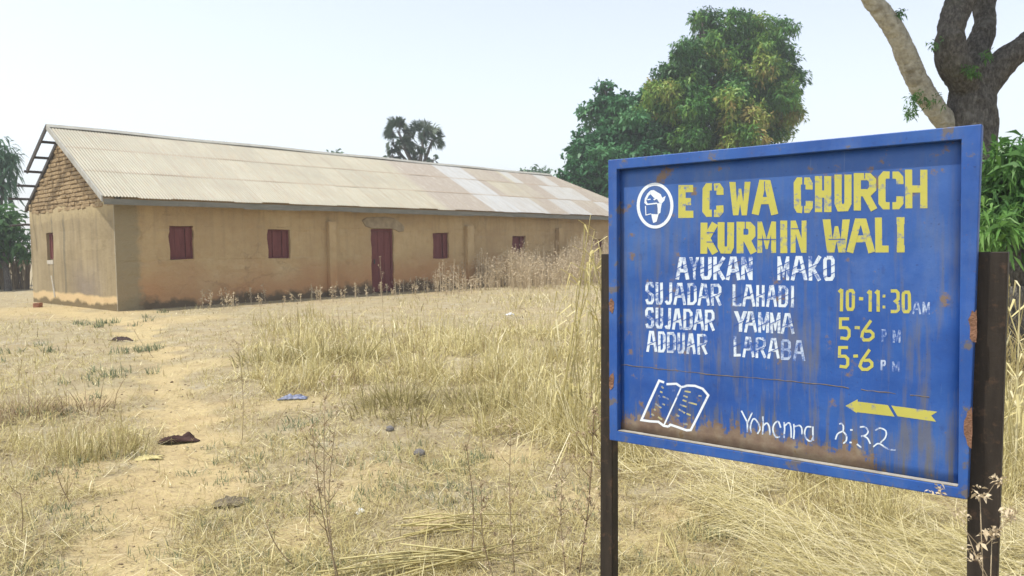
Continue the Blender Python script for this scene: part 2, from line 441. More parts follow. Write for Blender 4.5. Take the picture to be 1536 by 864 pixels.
church = thing('church_building', 'long tan mud walled church with a corrugated metal roof behind the dry grass', 'building', C0, math.atan2(LV[1], LV[0]))
OPEN = [(1.33, 1.98, 1.23, 2.10), (4.14, 4.87, 1.20, 2.04), (7.83, 8.76, 0.0, 2.09), (10.53, 11.3, 1.05, 1.97), (14.7, 15.5, .93, 1.86), (20.1, 20.9, .85, 1.72)]
def wall_with_holes(x0, x1, z0, z1, holes, depth, y, sgn_axis='x'):
    """front sheet of a wall in a plane, split in ~0.3 m cells, with reveals"""
    xs = sorted(set([x0, x1] + [h[0] for h in holes] + [h[1] for h in holes])); zs = sorted(set([z0, z1] + [h[2] for h in holes] + [h[3] for h in holes]))
    def sub(a):
        o = []
        for p, q in zip(a[:-1], a[1:]):
            k = max(1, round((q - p) / .3)); o += [p + (q - p) * i / k for i in range(k)]
        return o + [a[-1]]
    xs, zs = sub(xs), sub(zs)
    m = MB(); r = random.Random(3); idx = {}
    def jit(x, z):
        key = (round(x, 4), round(z, 4))
        if key not in idx:
            edge = any(abs(x - h[0]) < 1e-3 or abs(x - h[1]) < 1e-3 for h in holes) and any(abs(z - h[2]) < 1e-3 or abs(z - h[3]) < 1e-3 or h[2] < z < h[3] for h in holes)
            dx = r.uniform(-.022, .022) if edge else 0; dz = r.uniform(-.025, .025) if edge and z > .1 else 0
            idx[key] = (x + dx, r.uniform(-.014, .014) if x0 + .05 < x < x1 - .05 else 0, z + dz)
        return idx[key]
    for a, b in zip(xs[:-1], xs[1:]):
        for c, d in zip(zs[:-1], zs[1:]):
            if any(h[0] - 1e-4 < a and b < h[1] + 1e-4 and h[2] - 1e-4 < c and d < h[3] + 1e-4 for h in holes): continue
            P = [jit(a, c), jit(b, c), jit(b, d), jit(a, d)]
            m.poly([(p[0], p[1], p[2]) for p in P])
    for h in holes:
        hx = [x for x in xs if h[0] - 1e-4 <= x <= h[1] + 1e-4]; hz = [z for z in zs if h[2] - 1e-4 <= z <= h[3] + 1e-4]
        ring = [jit(x, hz[0]) for x in hx] + [jit(hx[-1], z) for z in hz[1:]] + [jit(x, hz[-1]) for x in hx[::-1][1:]] + [jit(hx[0], z) for z in hz[::-1][1:]]
        for p, q in zip(ring[:-1], ring[1:]):
            m.poly([p, q, (q[0], depth, q[2]), (p[0], depth, p[2])])
    return m
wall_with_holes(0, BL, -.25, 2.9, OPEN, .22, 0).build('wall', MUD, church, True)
# gable wall (plane x = 0): lower rendered part with its slit window; built in (y, z) and turned
gm = wall_with_holes(0, BW, -.25, 2.66, [(4.45, 5.0, 1.25, 2.04)], .2, 0)
gm.v = [(v[1], v[0], v[2]) for v in gm.v]
for k, v in enumerate(gm.v):
    if v[2] > 2.6 : gm.v[k] = (v[0], v[1], v[2] + .07 * math.sin(v[1] * 2.1) + random.uniform(-.03, .03))
gm.build('rendered_wall', GAB, church, True)
# exposed mud bricks of the gable, laid in courses, behind them the core
m = MB(); zc = 2.60; row = 0
while zc < 4.9:
    h = .115; yy = -.02 - (row % 2) * .16
    while yy < BW:
        w = random.uniform(.2, .34)
        a, b = max(yy + .003, 0.02), min(yy + w, BW - .02)
        top = zc + h - random.uniform(.012, .028)
        if b - a > .06 and top < min(roof_z(a), roof_z(b)) - .06:
            o_ = random.uniform(-.02, .01) ; j = lambda: random.uniform(-.013, .013)
            m.hexa([(o_ + j(), a + j(), zc + j()), (o_ + j(), b + j(), zc + j()), (o_ + j(), b + j(), top + j()), (o_ + j(), a + j(), top + j())],
                   [(.2, a, zc), (.2, b, zc), (.2, b, top), (.2, a, top)])
        yy += w
    zc += h; row += 1
m.build('brick_gable', BRK, church, bevel=.018)
m = MB(); m.poly([(.05, .02, 2.5), (.05, BW - .02, 2.5), (.05, BW - .02, roof_z(BW) - .04), (.05, 3.2, roof_z(3.2) - .04), (.05, .02, roof_z(0) - .04)])
m.build('gable_core', BRK, church)
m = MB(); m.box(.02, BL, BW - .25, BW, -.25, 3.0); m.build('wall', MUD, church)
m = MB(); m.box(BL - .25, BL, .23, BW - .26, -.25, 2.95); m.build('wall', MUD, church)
m = MB(); m.poly([(.3, .3, .01), (BL - .3, .3, .01), (BL - .3, 6.1, .01), (.3, 6.1, .01)]); m.build('floor', CEMENT, church)
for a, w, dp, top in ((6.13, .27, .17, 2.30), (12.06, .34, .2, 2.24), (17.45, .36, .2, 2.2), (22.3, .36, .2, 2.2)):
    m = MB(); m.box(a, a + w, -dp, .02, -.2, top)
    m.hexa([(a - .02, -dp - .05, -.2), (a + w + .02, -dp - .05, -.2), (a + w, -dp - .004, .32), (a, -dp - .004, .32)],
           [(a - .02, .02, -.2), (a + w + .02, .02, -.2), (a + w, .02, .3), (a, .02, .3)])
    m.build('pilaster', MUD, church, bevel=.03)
# windows: plank shutters in a frame
def window(x0, x1, z0, z1, planks=4, lab=None, gable=False):
    T = (lambda x, y, z: (y, x, z)) if gable else (lambda x, y, z: (x, y, z))
    def bx(mb, x0, x1, y0, y1, z0, z1):
        mb.hexa([T(x0, y0, z0), T(x1, y0, z0), T(x1, y0, z1), T(x0, y0, z1)], [T(x0, y1, z0), T(x1, y1, z0), T(x1, y1, z1), T(x0, y1, z1)])
    f = MB(); w = .045
    bx(f, x0 + .005, x0 + w, .075, .14, z0 + .005, z1 - .005); bx(f, x1 - w, x1 - .005, .075, .14, z0 + .005, z1 - .005)
    bx(f, x0 + w, x1 - w, .077, .14, z1 - w, z1 - .006); bx(f, x0 + w, x1 - w, .077, .14, z0 + .006, z0 + w)
    fo = f.build('window', MAROON, church)
    if lab: fo['label'] = lab
    s = MB(); n = planks; W = (x1 - x0 - 2 * w)
    for i in range(n):
        a = x0 + w + W * i / n + .004; b = x0 + w + W * (i + 1) / n - .004
        d = .09 + random.uniform(0, .018) + (.03 if i == n // 2 else 0)
        bx(s, a, b, d, d + .025, z0 + w + .004, z1 - w - .004)
    s.build('shutter', MAROON, fo)
    b = MB(); bx(b, x0 + .01, x1 - .01, .15, .2, z0 + .01, z1 - .01); b.build('backing', DARKWOOD, fo)
for h in (OPEN[0], OPEN[1], OPEN[3], OPEN[4], OPEN[5]): window(*h)
window(4.47, 4.98, 1.27, 2.02, 3, 'narrow maroon shutter in the grey gable wall', True)
# door
x0, x1, z0, z1 = OPEN[2]
m = MB(); m.box(x0 + .004, x0 + .07, .06, .15, .0, z1 - .005); m.box(x1 - .07, x1 - .004, .06, .15, .0, z1 - .005); m.box(x0 + .07, x1 - .07, .062, .15, z1 - .075, z1 - .006)
door = m.build('door', MAROON, church)
m = MB()
for i in range(6):
    a = x0 + .072 + (x1 - x0 - .144) * i / 6; m.box(a + .003, a + (x1 - x0 - .144) / 6 - .003, .085 + .006 * (i % 2), .12, .03, z1 - .08)
m.build('leaf', MAROON, door)
m = MB(); m.box(x0 + .16, x0 + .19, .05, .085, .95, 1.1); m.build('handle', DARKWOOD, door)
m = MB(); m.box(x0 + .01, x1 - .01, .16, .21, .0, z1 - .01); m.build('backing', DARKWOOD, door)
# rough cement patch over the door
ptsp = [(-.32, 2.34), (-.22, 2.17), (-.05, 2.12), (.1, 2.105), (.85, 2.105), (1.02, 2.06), (1.15, 2.0), (1.35, 2.02), (1.4, 2.16), (1.22, 2.3), (1.0, 2.42), (.6, 2.47), (.2, 2.46), (-.15, 2.44)]
m = MB(); n = len(ptsp); fr = [(x0 + a, -.035, b) for a, b in ptsp]; bk = [(x0 + a * 1.03 - .01, .01, 2.28 + (b - 2.28) * 1.08) for a, b in ptsp]
m.poly(fr)
for i in range(n): m.poly([fr[i], bk[i], bk[(i + 1) % n], fr[(i + 1) % n]])
m.build('cement_lintel', CEMENT, church, bevel=.015)
# a strip of flaked white cement below the gable window
m = MB(); m.hexa([(-.012, 4.52, .18), (-.012, 4.44, .2), (-.012, 4.66, .8), (-.012, 4.74, .8)], [(.01, 4.52, .18), (.01, 4.44, .2), (.01, 4.66, .8), (.01, 4.74, .8)])
PCEM = plain('pale_cement', (.46, .42, .34), .9, .2); m.build('cement_streak', PCEM, church)
m = MB(); m.box(-.014, .01, 4.46, 4.98, 1.13, 1.245); m.build('cement_sill', PCEM, church)
# roof: corrugated sheets, three rows on the street side, hipped far end
def corrug(mb, x_a, x_b, y_a, y_b, rowsplit, zf, topclip):
    step = .0127; n = int((x_b - x_a) / step); xs = np.linspace(x_a, x_b, n)
    for r in range(rowsplit):
        ya = y_a + (y_b - y_a) * r / rowsplit; yb = y_a + (y_b - y_a) * (r + 1) / rowsplit + (.1 if r < rowsplit - 1 else 0) * (1 if y_b > y_a else -1)
        prev = None
        for k, x in enumerate(xs):
            sh = int((x + .4) / .83); rr = random.Random(sh * 7 + r * 131)
            lift = .008 + rr.uniform(-.004, .006); jy = rr.uniform(-.03, .03) if r == 0 else rr.uniform(-.02, .02)
            yt = topclip(x)
            a, b = ya + jy, yb
            if (y_b > y_a and min(b, yt) <= a): prev = None; continue
            b = min(b, yt) if y_b > y_a else max(b, yt)
            w = .011 * math.cos(2 * math.pi * x / .0762)
            p = (x, a, zf(a) + lift + w + .004 * math.sin(x * 1.7)); q = (x, b, zf(b) + .002 + w)
            i = len(mb.v); mb.v += [p, q]
            if prev is not None: mb.f.append((prev, i, i + 1, prev + 1)); mb.mi.append(0)
            prev = i
m = MB(); corrug(m, -.40, 24.74, -.45, 3.2, 3, roof_z, lambda x: 3.2 if x < 21.1 else min(3.2, -.45 + (24.75 - x)))
roof = m.build('roof', ZINC, church, False, recalc=False)
md = roof.modifiers.new('solid', 'SOLIDIFY'); md.thickness = .003
m = MB(); m.poly([(.0, 6.85, roof_z(6.85)), (24.75, 6.85, roof_z(6.85)), (21.1, 3.2, roof_z(3.2)), (.0, 3.2, roof_z(3.2))])
m.poly([(24.75, -.45, roof_z(-.45)), (24.75, 6.85, roof_z(6.85)), (21.1, 3.2, roof_z(3.2))])
o = m.build('rear_sheets', ZINC, roof); md = o.modifiers.new('solid', 'SOLIDIFY'); md.thickness = .02
m = MB(); zr = roof_z(3.2)
xs = np.linspace(-.40, 21.1, 27)
for a, b in zip(xs[:-1], xs[1:]):
    za, zb = zr + .035 + .012 * math.sin(a * 1.3), zr + .035 + .012 * math.sin(b * 1.3)
    for s in (-1, 1):
        m.hexa([(a, 3.2, za), (b, 3.2, zb), (b, 3.2 + s * .17, zb - .098), (a, 3.2 + s * .17, za - .098)], [(a, 3.2, za - .01), (b, 3.2, zb - .01), (b, 3.2 + s * .17, zb - .108), (a, 3.2 + s * .17, za - .108)])
m.build('ridge_cap', plain('old_zinc', (.33, .32, .27), .6, .2), roof)
m = MB(); xs = np.linspace(-.37, 24.7, 15)
for a, b in zip(xs[:-1], xs[1:]):
    j = random.uniform(-.02, .015)
    m.hexa([(a + .004, -.425, 2.585 + j), (b, -.425, 2.585 + j), (b, -.425, 2.725), (a + .004, -.425, 2.725)], [(a + .004, -.395, 2.585 + j), (b, -.395, 2.585 + j), (b, -.395, 2.725), (a + .004, -.395, 2.725)])
m.build('fascia_board', GREYWOOD, roof)
PALEB = wood_mat('pale_verge', (.30, .29, .25), (.46, .45, .40))
m = MB()  # verge boards at the gable
def slopebar(mb, ya, yb, x0, x1, dz0, dz1):
    za, zb = roof_z(ya), roof_z(yb)
    mb.hexa([(x0, ya, za + dz0), (x0, yb, zb + dz0), (x0, yb, zb + dz1), (x0, ya, za + dz1)], [(x1, ya, za + dz0), (x1, yb, zb + dz0), (x1, yb, zb + dz1), (x1, ya, za + dz1)])
slopebar(m, -.42, 3.19, -.42, -.385, -.13, .02); m.build('verge_board', PALEB, roof)
m = MB(); slopebar(m, 3.21, 5.0, -.42, -.385, -.12, .03); m.build('verge_board', DARKWOOD, roof)
m = MB(); slopebar(m, 3.22, 6.7, -.03, .04, -.14, -.02); slopebar(m, -.35, 3.18, -.03, .04, -.16, -.03); m.build('rafter', DARKWOOD, roof)
for yy, ln in ((3.75, .40), (4.38, .40), (4.98, .48), (5.6, .5), (6.2, .58), (.4, .38), (1.3, .38), (2.3, .38)):
    m = MB(); z = roof_z(yy) - .025; m.box(-ln, 1.5, yy - .03, yy + .03, z - .08, z - .012); m.build('purlin', DARKWOOD, roof)
m = MB(); m.tube([(-.5, 6.5, 2.28), (-.1, 6.45, 2.32), (.4, 6.44, 2.3)], [.03, .035, .035], 7); m.build('pole', DARKWOOD, church)

# ================================================================== SIGNBOARD
DV = ray(-675, 393); DV[2] = 0; DV /= np.linalg.norm(DV)
SU = -DV                                   # along the board, to the right
SN = np.array([SU[1], -SU[0], 0]) * 1.0    # normal towards the camera
if SN @ (CAMP - at(1200, 450, 2.5)) < 0: SN = -SN
SP0 = at(1462, 460, 1.9)                   # front face of the frame passes here
lb = on_plane(908, 800, SP0, SN); rb_ = on_plane(1475, 800, SP0, SN)
SO = (lb + rb_) / 2; SO[2] = 0
sign = thing('signboard', 'blue metal church signboard with yellow and white stencilled lettering on two rusty posts', 'sign', SO, math.atan2(SU[1], SU[0]))
def S(px, py, back=0.0):
    p = on_plane(px, py, SP0 - SN * back, SN)
    d = p - SO
    return (d @ SU, -(d @ SN), d[2])       # local x, y (backwards), z
REC = .023
def paint_blue(name, panel):
    t = NT(name); co = t.coord(); x, y, z = t.sep(co)
    n1 = t.noise(co, 3.0, 6, .6); n2 = t.noise(co, 16, 7, .65); n3 = t.noise(co, 75, 5, .6)
    c = t.ramp(n1, (.3, (.011, .060, .265)), (.5, (.016, .082, .325)), (.7, (.034, .122, .385)))
    zt = t.thr(z, 1.15, 1.75) if panel else t.thr(z, 1.3, 3.2)
    dust = t.math('ADD', t.math('MULTIPLY', zt, .30), t.math('MULTIPLY', t.thr(n2, .45, .75), .16))
    c = t.mix(dust, c, (.10, .19, .39))
    ch = t.noise(t.mapping(co, (5, 5, 2)), 2.0, 7, .7)
    c = t.mix(t.math('MULTIPLY', t.thr(ch, .5, .68), .14), c, (.20, .26, .36))
    scr = t.noise(t.mapping(co, (60, 60, 3), (0, 0, 0)), 1.0, 3, .7)
    c = t.mix(t.math('MULTIPLY', t.thr(scr, .67, .72), .3), c, (.22, .27, .36))
    # dark ingrained flecks
    c = t.mix(t.math('MULTIPLY', t.math('MAXIMUM', t.thr(t.noise(co, 85, 3, .5), .66, .71), t.math('MULTIPLY', t.thr(t.noise(co, 30, 3, .5), .66, .74), .6)), .6), c, (.02, .045, .17))
    strk = t.noise(t.mapping(co, (34, 1, 2.4)), 1.0, 6, .65)
    if panel:
        # olive run-off streaks, stronger in the lower half
        m_ = t.math('MULTIPLY', t.thr(t.math('ADD', t.math('MULTIPLY', strk, .6), t.math('MULTIPLY', n1, .4)), .50, .60), t.thr(z, 1.85, 1.0))
        c = t.mix(t.math('MULTIPLY', m_, .6), c, (.16, .135, .07))
        # rusted foot of the panel: ragged height along x
        hgt = t.noise(t.mapping(co, (1, 0, 0)), 3.2, 3, .5)
        hx = t.math('ADD', .002, t.math('SUBTRACT', t.math('MULTIPLY', t.thr(hgt, .30, .56), .085), t.math('MULTIPLY', t.thr(x, .24, .36), .10)))
        hx = t.math('ADD', hx, t.math('MULTIPLY', t.math('SUBTRACT', strk, .45), .16))
        hx = t.math('ADD', hx, t.math('MULTIPLY', t.math('SUBTRACT', n3, .5), .04))
        zb = t.math('SUBTRACT', z, t.math('ADD', SZ_BOT[0], t.math('MULTIPLY', x, SZ_BOT[1])))
        rust = t.thr(t.math('ADD', t.math('SUBTRACT', hx, zb), t.math('MULTIPLY', t.math('SUBTRACT', n3, .5), .10)), -.006, .008)
        fr_ = t.thr(t.math('ADD', t.math('SUBTRACT', hx, zb), t.math('MULTIPLY', t.math('SUBTRACT', strk, .45), .34)), -.018, .010)
        c = t.mix(t.math('MULTIPLY', fr_, .4), c, (.13, .125, .09))
        rc = t.ramp(n2, (.3, (.13, .08, .05)), (.5, (.21, .145, .09)), (.7, (.29, .24, .16)))
        c = t.mix(t.math('MULTIPLY', rust, .92), c, rc)
        # rust blistering near the top right corner
        top = t.math('MULTIPLY', t.thr(x, .1, .55), t.thr(z, 1.58, 1.78))
        c = t.mix(t.math('MULTIPLY', t.thr(t.math('ADD', n2, t.math('MULTIPLY', top, .13)), .62, .68), .85), c, (.20, .13, .06))
        edge = t.thr(t.math('ADD', t.math('ABSOLUTE', x), t.math('MULTIPLY', n2, .14)), .62, .68)
        c = t.mix(t.math('MULTIPLY', edge, .45), c, (.20, .15, .075))
    else:
        c = t.mix(t.math('MULTIPLY', t.thr(t.math('ADD', n2, t.math('MULTIPLY', n1, .25)), .71, .77), .8), c, (.15, .12, .075)); c = t.mix(t.math('MULTIPLY', t.thr(strk, .5, .62), .2), c, (.09, .12, .22))
        c = t.mix(t.math('MULTIPLY', t.thr(n3, .62, .7), .5), c, (.13, .07, .04))
    t.set(base=c, rough=.55, spec=.4)
    t.bump(t.math('ADD', t.math('MULTIPLY', n2, .5), t.math('MULTIPLY', t.noise(co, 2.2, 3, .5), 9.0)), .3, .012)
    return t.m
OUT = [(912, 240), (1473, 186), (1451, 750), (914, 660)]
INN = [(925, 254), (1442, 209), (1437, 731), (926, 647)]
a_, b_ = S(926, 650), S(1437, 735)
SZ_BOT = ((a_[2] + b_[2]) / 2 - 0 * a_[0], 0.0)
SZ_BOT = (a_[2] - a_[0] * (b_[2] - a_[2]) / (b_[0] - a_[0]), (b_[2] - a_[2]) / (b_[0] - a_[0]))
BLUE, FRAME = paint_blue('blue_panel_paint', True), paint_blue('blue_frame_paint', False)
RUST = plain('rust', (.22, .12, .075), .95, .35, 40, .4)
POST = None
t = NT('brown_post_paint'); co = t.coord(); nz = t.noise(t.mapping(co, (8, 8, 1)), 6, 6, .6)
pc = t.ramp(nz, (.3, (.022, .017, .013)), (.7, (.042, .033, .025))); pc = t.mix(t.math('MULTIPLY', t.thr(t.noise(co, 26, 7, .7), .55, .68), .7), pc, (.10, .058, .035))
t.set(base=pc, rough=.6); t.bump(t.noise(co, 60, 4), .2, .005); POST = t.m
So = [np.array(S(*p)) for p in OUT]; Si = [np.array(S(*p)) for p in INN]
# panel
m = MB(); K = 24
def bil(q, u, v): return q[0] * (1 - u) * (1 - v) + q[1] * u * (1 - v) + q[2] * u * v + q[3] * (1 - u) * v
Pq = [p + (c - p) * -.012 for p, c in zip(Si, [sum(Si) / 4] * 4)]
for i in range(K):
    for j in range(K):
        m.poly([bil(Pq, u / K, v / K) + np.array([0, REC, 0]) for u, v in ((i, j + 1), (i + 1, j + 1), (i + 1, j), (i, j))])
bmx = m.build('panel', BLUE, sign, True)
panel = bmx
me = panel.data; bm = bmesh.new(); bm.from_mesh(me); bmesh.ops.remove_doubles(bm, verts=bm.verts, dist=1e-5); bmesh.ops.recalc_face_normals(bm, faces=bm.faces)
if sum(f.normal.y for f in bm.faces) > 0: bmesh.ops.reverse_faces(bm, faces=bm.faces)
bm.to_mesh(me); bm.free()
md = panel.modifiers.new('solid', 'SOLIDIFY'); md.thickness = .002; md.offset = -1
# frame: one welded ring of square tube
m = MB(); bk = np.array([0, REC + .012, 0]); n0 = 0
m.v = [tuple(p) for p in So] + [tuple(p) for p in Si] + [tuple(p + bk) for p in So] + [tuple(p + bk) for p in Si]
for k in range(4):
    q = (k + 1) % 4
    m.f += [(k, q, 4 + q, 4 + k), (8 + k, 12 + k, 12 + q, 8 + q), (k, 8 + k, 8 + q, q), (4 + k, 4 + q, 12 + q, 12 + k)]; m.mi += [0] * 4
m.build('frame', FRAME, sign, bevel=.0028)
# thin ledge of pale worn metal on the lower bar
m = MB(); l1, l2 = np.array(S(927, 646.4)), np.array(S(1436, 730.2)); up = np.array([0, 0, .0016])
m.hexa([l1 + [0, .001, 0], l2 + [0, .001, 0], l2 + [0, .001, 0] + up, l1 + [0, .001, 0] + up], [l1 + [0, REC - .001, 0], l2 + [0, REC - .001, 0], l2 + [0, REC - .001, 0] + up, l1 + [0, REC - .001, 0] + up])
m.build('ledge', plain('worn_ledge', (.32, .30, .26), .7, .3, 30), sign)
# weld seam across the panel
m = MB(); pts = []
seam = [(931, 547), (1060, 561), (1210, 574), (1337, 590), (1437, 600)]
for a, b in zip(seam[:-1], seam[1:]):
    for q in range(14): pts.append((a[0] + (b[0] - a[0]) * q / 14, a[1] + (b[1] - a[1]) * q / 14 + random.uniform(-.7, .7)))
for run in (pts[:36], pts[37:44], pts[46:51]):
    m.tube([np.array(S(*p, REC)) + [0, 0, 0] for p in run], [random.uniform(.0006, .0016) for _ in run], 5)
m.build('weld_seam', plain('seam_rust', (.16, .125, .07), .95, .4, 60), panel)
# rusty weld spots on the frame
def blot(cx, cy, rx, ry, seed, half=0):
    r = random.Random(seed); pts = []
    for i in range(18):
        a = 2 * math.pi * i / 18; k = r.uniform(.75, 1.1); dx = math.cos(a) * rx * k
        if half and dx * half > 0: dx *= .12
        pts.append(np.array(S(cx + dx, cy + math.sin(a) * ry * k)) - [0, .0012, 0])
    m = MB(); m.poly(pts); bk = [p + [0, .004, 0] for p in pts]
    for i in range(18): m.poly([pts[i], bk[i], bk[(i + 1) % 18], pts[(i + 1) % 18]])
    return m.build('weld_patch', RUST, sign)
blot(1464, 489, 12, 27, 1, 1); blot(1457, 641, 12, 31, 2, 1); blot(917.5, 459, 4, 12, 3); blot(917.5, 572, 4, 14, 4)
# posts
def post(pxl0, pxr0, y0, pxl1, pxr1, y1, back, name='post', flange=.045):
    A, B = np.array(S(pxl0, y0, back)), np.array(S(pxr0, y0, back)); Cc, D = np.array(S(pxl1, y1, back)), np.array(S(pxr1, y1, back))
    f = (A[2] + .12) / max(A[2] - Cc[2], .01); Cc, D = A + (Cc - A) * f, B + (D - B) * f
    D[2] = Cc[2]; B[2] = A[2]
    th = np.array([0, .005, 0]); m = MB()
    m.hexa([Cc, D, B, A], [Cc + th, D + th, B + th, A + th])
    fl = np.array([0, flange, 0]); tx = np.array([.005, 0, 0])
    m.hexa([Cc + th, Cc + th + tx, A + th + tx, A + th], [Cc + fl, Cc + fl + tx, A + fl + tx, A + fl])
    m.hexa([D + th - tx, D + th, B + th, B + th - tx], [D + fl - tx, D + fl, B + fl, B + fl - tx])
    return m.build(name, POST, sign, bevel=.003)
post(1453, 1512, 378, 1450, 1496, 860, REC + .014)
post(901.5, 917, 381, 900, 918, 860, REC + .014)
# ---- lettering
def worn(name, c, wear, scale=26):
    t = NT(name); co = t.coord(); n = t.noise(co, scale, 6, .62); f = t.noise(co, 110, 4, .6); k = t.noise(co, 9, 4)
    s = t.math('ADD', t.math('MULTIPLY', n, .6), t.math('MULTIPLY', f, .4))
    cc = t.mix(t.math('MULTIPLY', t.thr(k, .45, .75), .4), c, [x * .75 for x in c])
    cc = t.mix(t.thr(s, .60 - wear * .25, .72 - wear * .25), cc, (.07, .14, .40))
    t.set(base=cc, rough=.6); return t.m
YEL = worn('yellow_paint', (.50, .47, .10), .22); WHI = worn('white_paint', (.66, .74, .80), .46); FAD = worn('faded_white_paint', (.46, .55, .70), .70); PUR = worn('clean_white_paint', (.74, .80, .84), .06)
GAPM = worn('blue_gap', (.035, .10, .39), .0)
layer = [0]
def lpt(px, py):
    p = np.array(S(px, py, REC)); return p
def stroke(mb, pts, w, mi=0):
    """flat paint stroke in board space; pts given in board picture units"""
    layer[0] = (layer[0] + 1) % 9
    off = np.array([0, -.0002 - .00006 * layer[0], 0])
    P = [np.array(p, float) for p in pts]; n = len(P)
    if n < 2: return
    for i in range(1, n - 1):
        a, b = P[i] - P[i - 1], P[i + 1] - P[i]
        if (a @ b) / (np.linalg.norm(a) * np.linalg.norm(b) + 1e-9) < -.25 and w > 3.5:
            e1 = P[i] + a / np.linalg.norm(a) * w * .10; e2 = P[i] - b / np.linalg.norm(b) * w * .10
            stroke(mb, P[:i] + [e1], w, mi); stroke(mb, [e2] + P[i + 1:], w, mi); return
    L, R = [], []
    for i in range(n):
        d1 = P[i] - P[i - 1] if i > 0 else P[1] - P[0]; d2 = P[i + 1] - P[i] if i < n - 1 else P[-1] - P[-2]
        d1 = d1 / (np.linalg.norm(d1) + 1e-9); d2 = d2 / (np.linalg.norm(d2) + 1e-9)
        n1 = np.array([-d1[1], d1[0]]); n2 = np.array([-d2[1], d2[0]]); b = n1 + n2; bl = np.linalg.norm(b)
        b = n1 if bl < .3 else b / bl
        k = min(1 / max(b @ n1, .45), 1.8) * w / 2
        L.append(P[i] + b * k); R.append(P[i] - b * k)
    for i in range(n - 1):
        of = off - np.array([0, .00002 * i, 0])
        mb.poly([lpt(*L[i]) + of, lpt(*R[i]) + of, lpt(*R[i + 1]) + of, lpt(*L[i + 1]) + of], mi)
GL = {
 'E': [[(1, 0), (0, 0), (0, 1), (1, 1)], [(0, .5), (.82, .5)]],
 'C': [[(.42, 0), (.15, 0), (0, .1), (0, .9), (.15, 1), (.42, 1)], [(.58, 0), (.85, 0), (1, .1), (1, .3)], [(.58, 1), (.85, 1), (1, .9), (1, .7)]],
 'W': [[(0, 0), (.2, 1), (.5, .25), (.8, 1), (1, 0)]],
 'A': [[(0, 1), (.36, 0), (.64, 0), (1, 1)], [(.2, .62), (.8, .62)]],
 'H': [[(0, 0), (0, 1)], [(1, 0), (1, 1)], [(0, .5), (1, .5)]],
 'U': [[(0, 0), (0, .85), (.2, 1), (.8, 1), (1, .85), (1, 0)]],
 'R': [[(0, 1), (0, 0), (.75, 0), (1, .12), (1, .4), (.75, .53), (0, .53)], [(.5, .53), (1, 1)]],
 'K': [[(0, 0), (0, 1)], [(1, 0), (.3, .5), (1, 1)]],
 'M': [[(0, 1), (0, 0), (.5, .68), (1, 0), (1, 1)]],
 'I': [[(.5, 0), (.5, 1)], [(0, 0), (1, 0)], [(0, 1), (1, 1)]],
 'N': [[(0, 1), (0, 0), (1, 1), (1, 0)]],
 'L': [[(0, 0), (0, 1), (1, 1)]],
 'Y': [[(0, 0), (.5, .5), (1, 0)], [(.5, .5), (.5, 1)]],
 'O': [[(.2, 0), (0, .12), (0, .88), (.2, 1), (.8, 1), (1, .88), (1, .12), (.8, 0), (.2, 0)]],
 'D': [[(0, 0), (0, 1), (.7, 1), (1, .85), (1, .15), (.7, 0), (0, 0)]],
 'J': [[(1, 0), (1, .85), (.75, 1), (.3, 1), (0, .88)]],
 'S': [[(1, .22), (.85, 0), (.2, 0), (0, .12), (0, .36), (1, .62), (1, .88), (.8, 1), (.2, 1), (0, .82)]],
 'B': [[(0, 0), (0, 1), (.75, 1), (1, .88), (1, .62), (.75, .5), (0, .5)], [(0, 0), (.7, 0), (.95, .1), (.95, .4), (.75, .5)]],
 'P': [[(0, 1), (0, 0), (.75, 0), (1, .12), (1, .4), (.75, .53), (0, .53)]],
 '1': [[(0, .14), (.75, .0), (.75, 1)]],
 '3': [[(0, 0), (.7, 0), (.95, .1), (.95, .38), (.6, .5), (1, .62), (1, .9), (.7, 1), (0, 1)]],
 '5': [[(1, 0), (0, 0), (0, .45), (.7, .45), (1, .58), (1, .88), (.75, 1), (0, .96)]],
 '6': [[(.8, 0), (.1, .6), (0, .85), (.2, 1), (.65, 1), (1, .85), (1, .68), (.75, .54), (.3, .56)]],
 '-': [[(0, .5), (1, .5)]],
}
GP = {
 'W': [(0, 0), (.29, 0), (.36, .60), (.44, .2), (.57, .2), (.66, .60), (.73, 0), (1, 0), (.83, 1), (.58, 1), (.505, .66), (.43, 1), (.17, 1)],
 'M': [(0, 1), (0, 0), (.25, 0), (.5, .55), (.75, 0), (1, 0), (1, 1), (.74, 1), (.74, .40), (.56, .88), (.44, .88), (.26, .40), (.26, 1)],
 'N': [(0, 1), (0, 0), (.33, 0), (.68, .56), (.68, 0), (1, 0), (1, 1), (.67, 1), (.31, .42), (.31, 1)],
 'Y': [(0, 0), (.3, 0), (.5, .38), (.7, 0), (1, 0), (.63, .6), (.63, 1), (.37, 1), (.37, .6)],
}
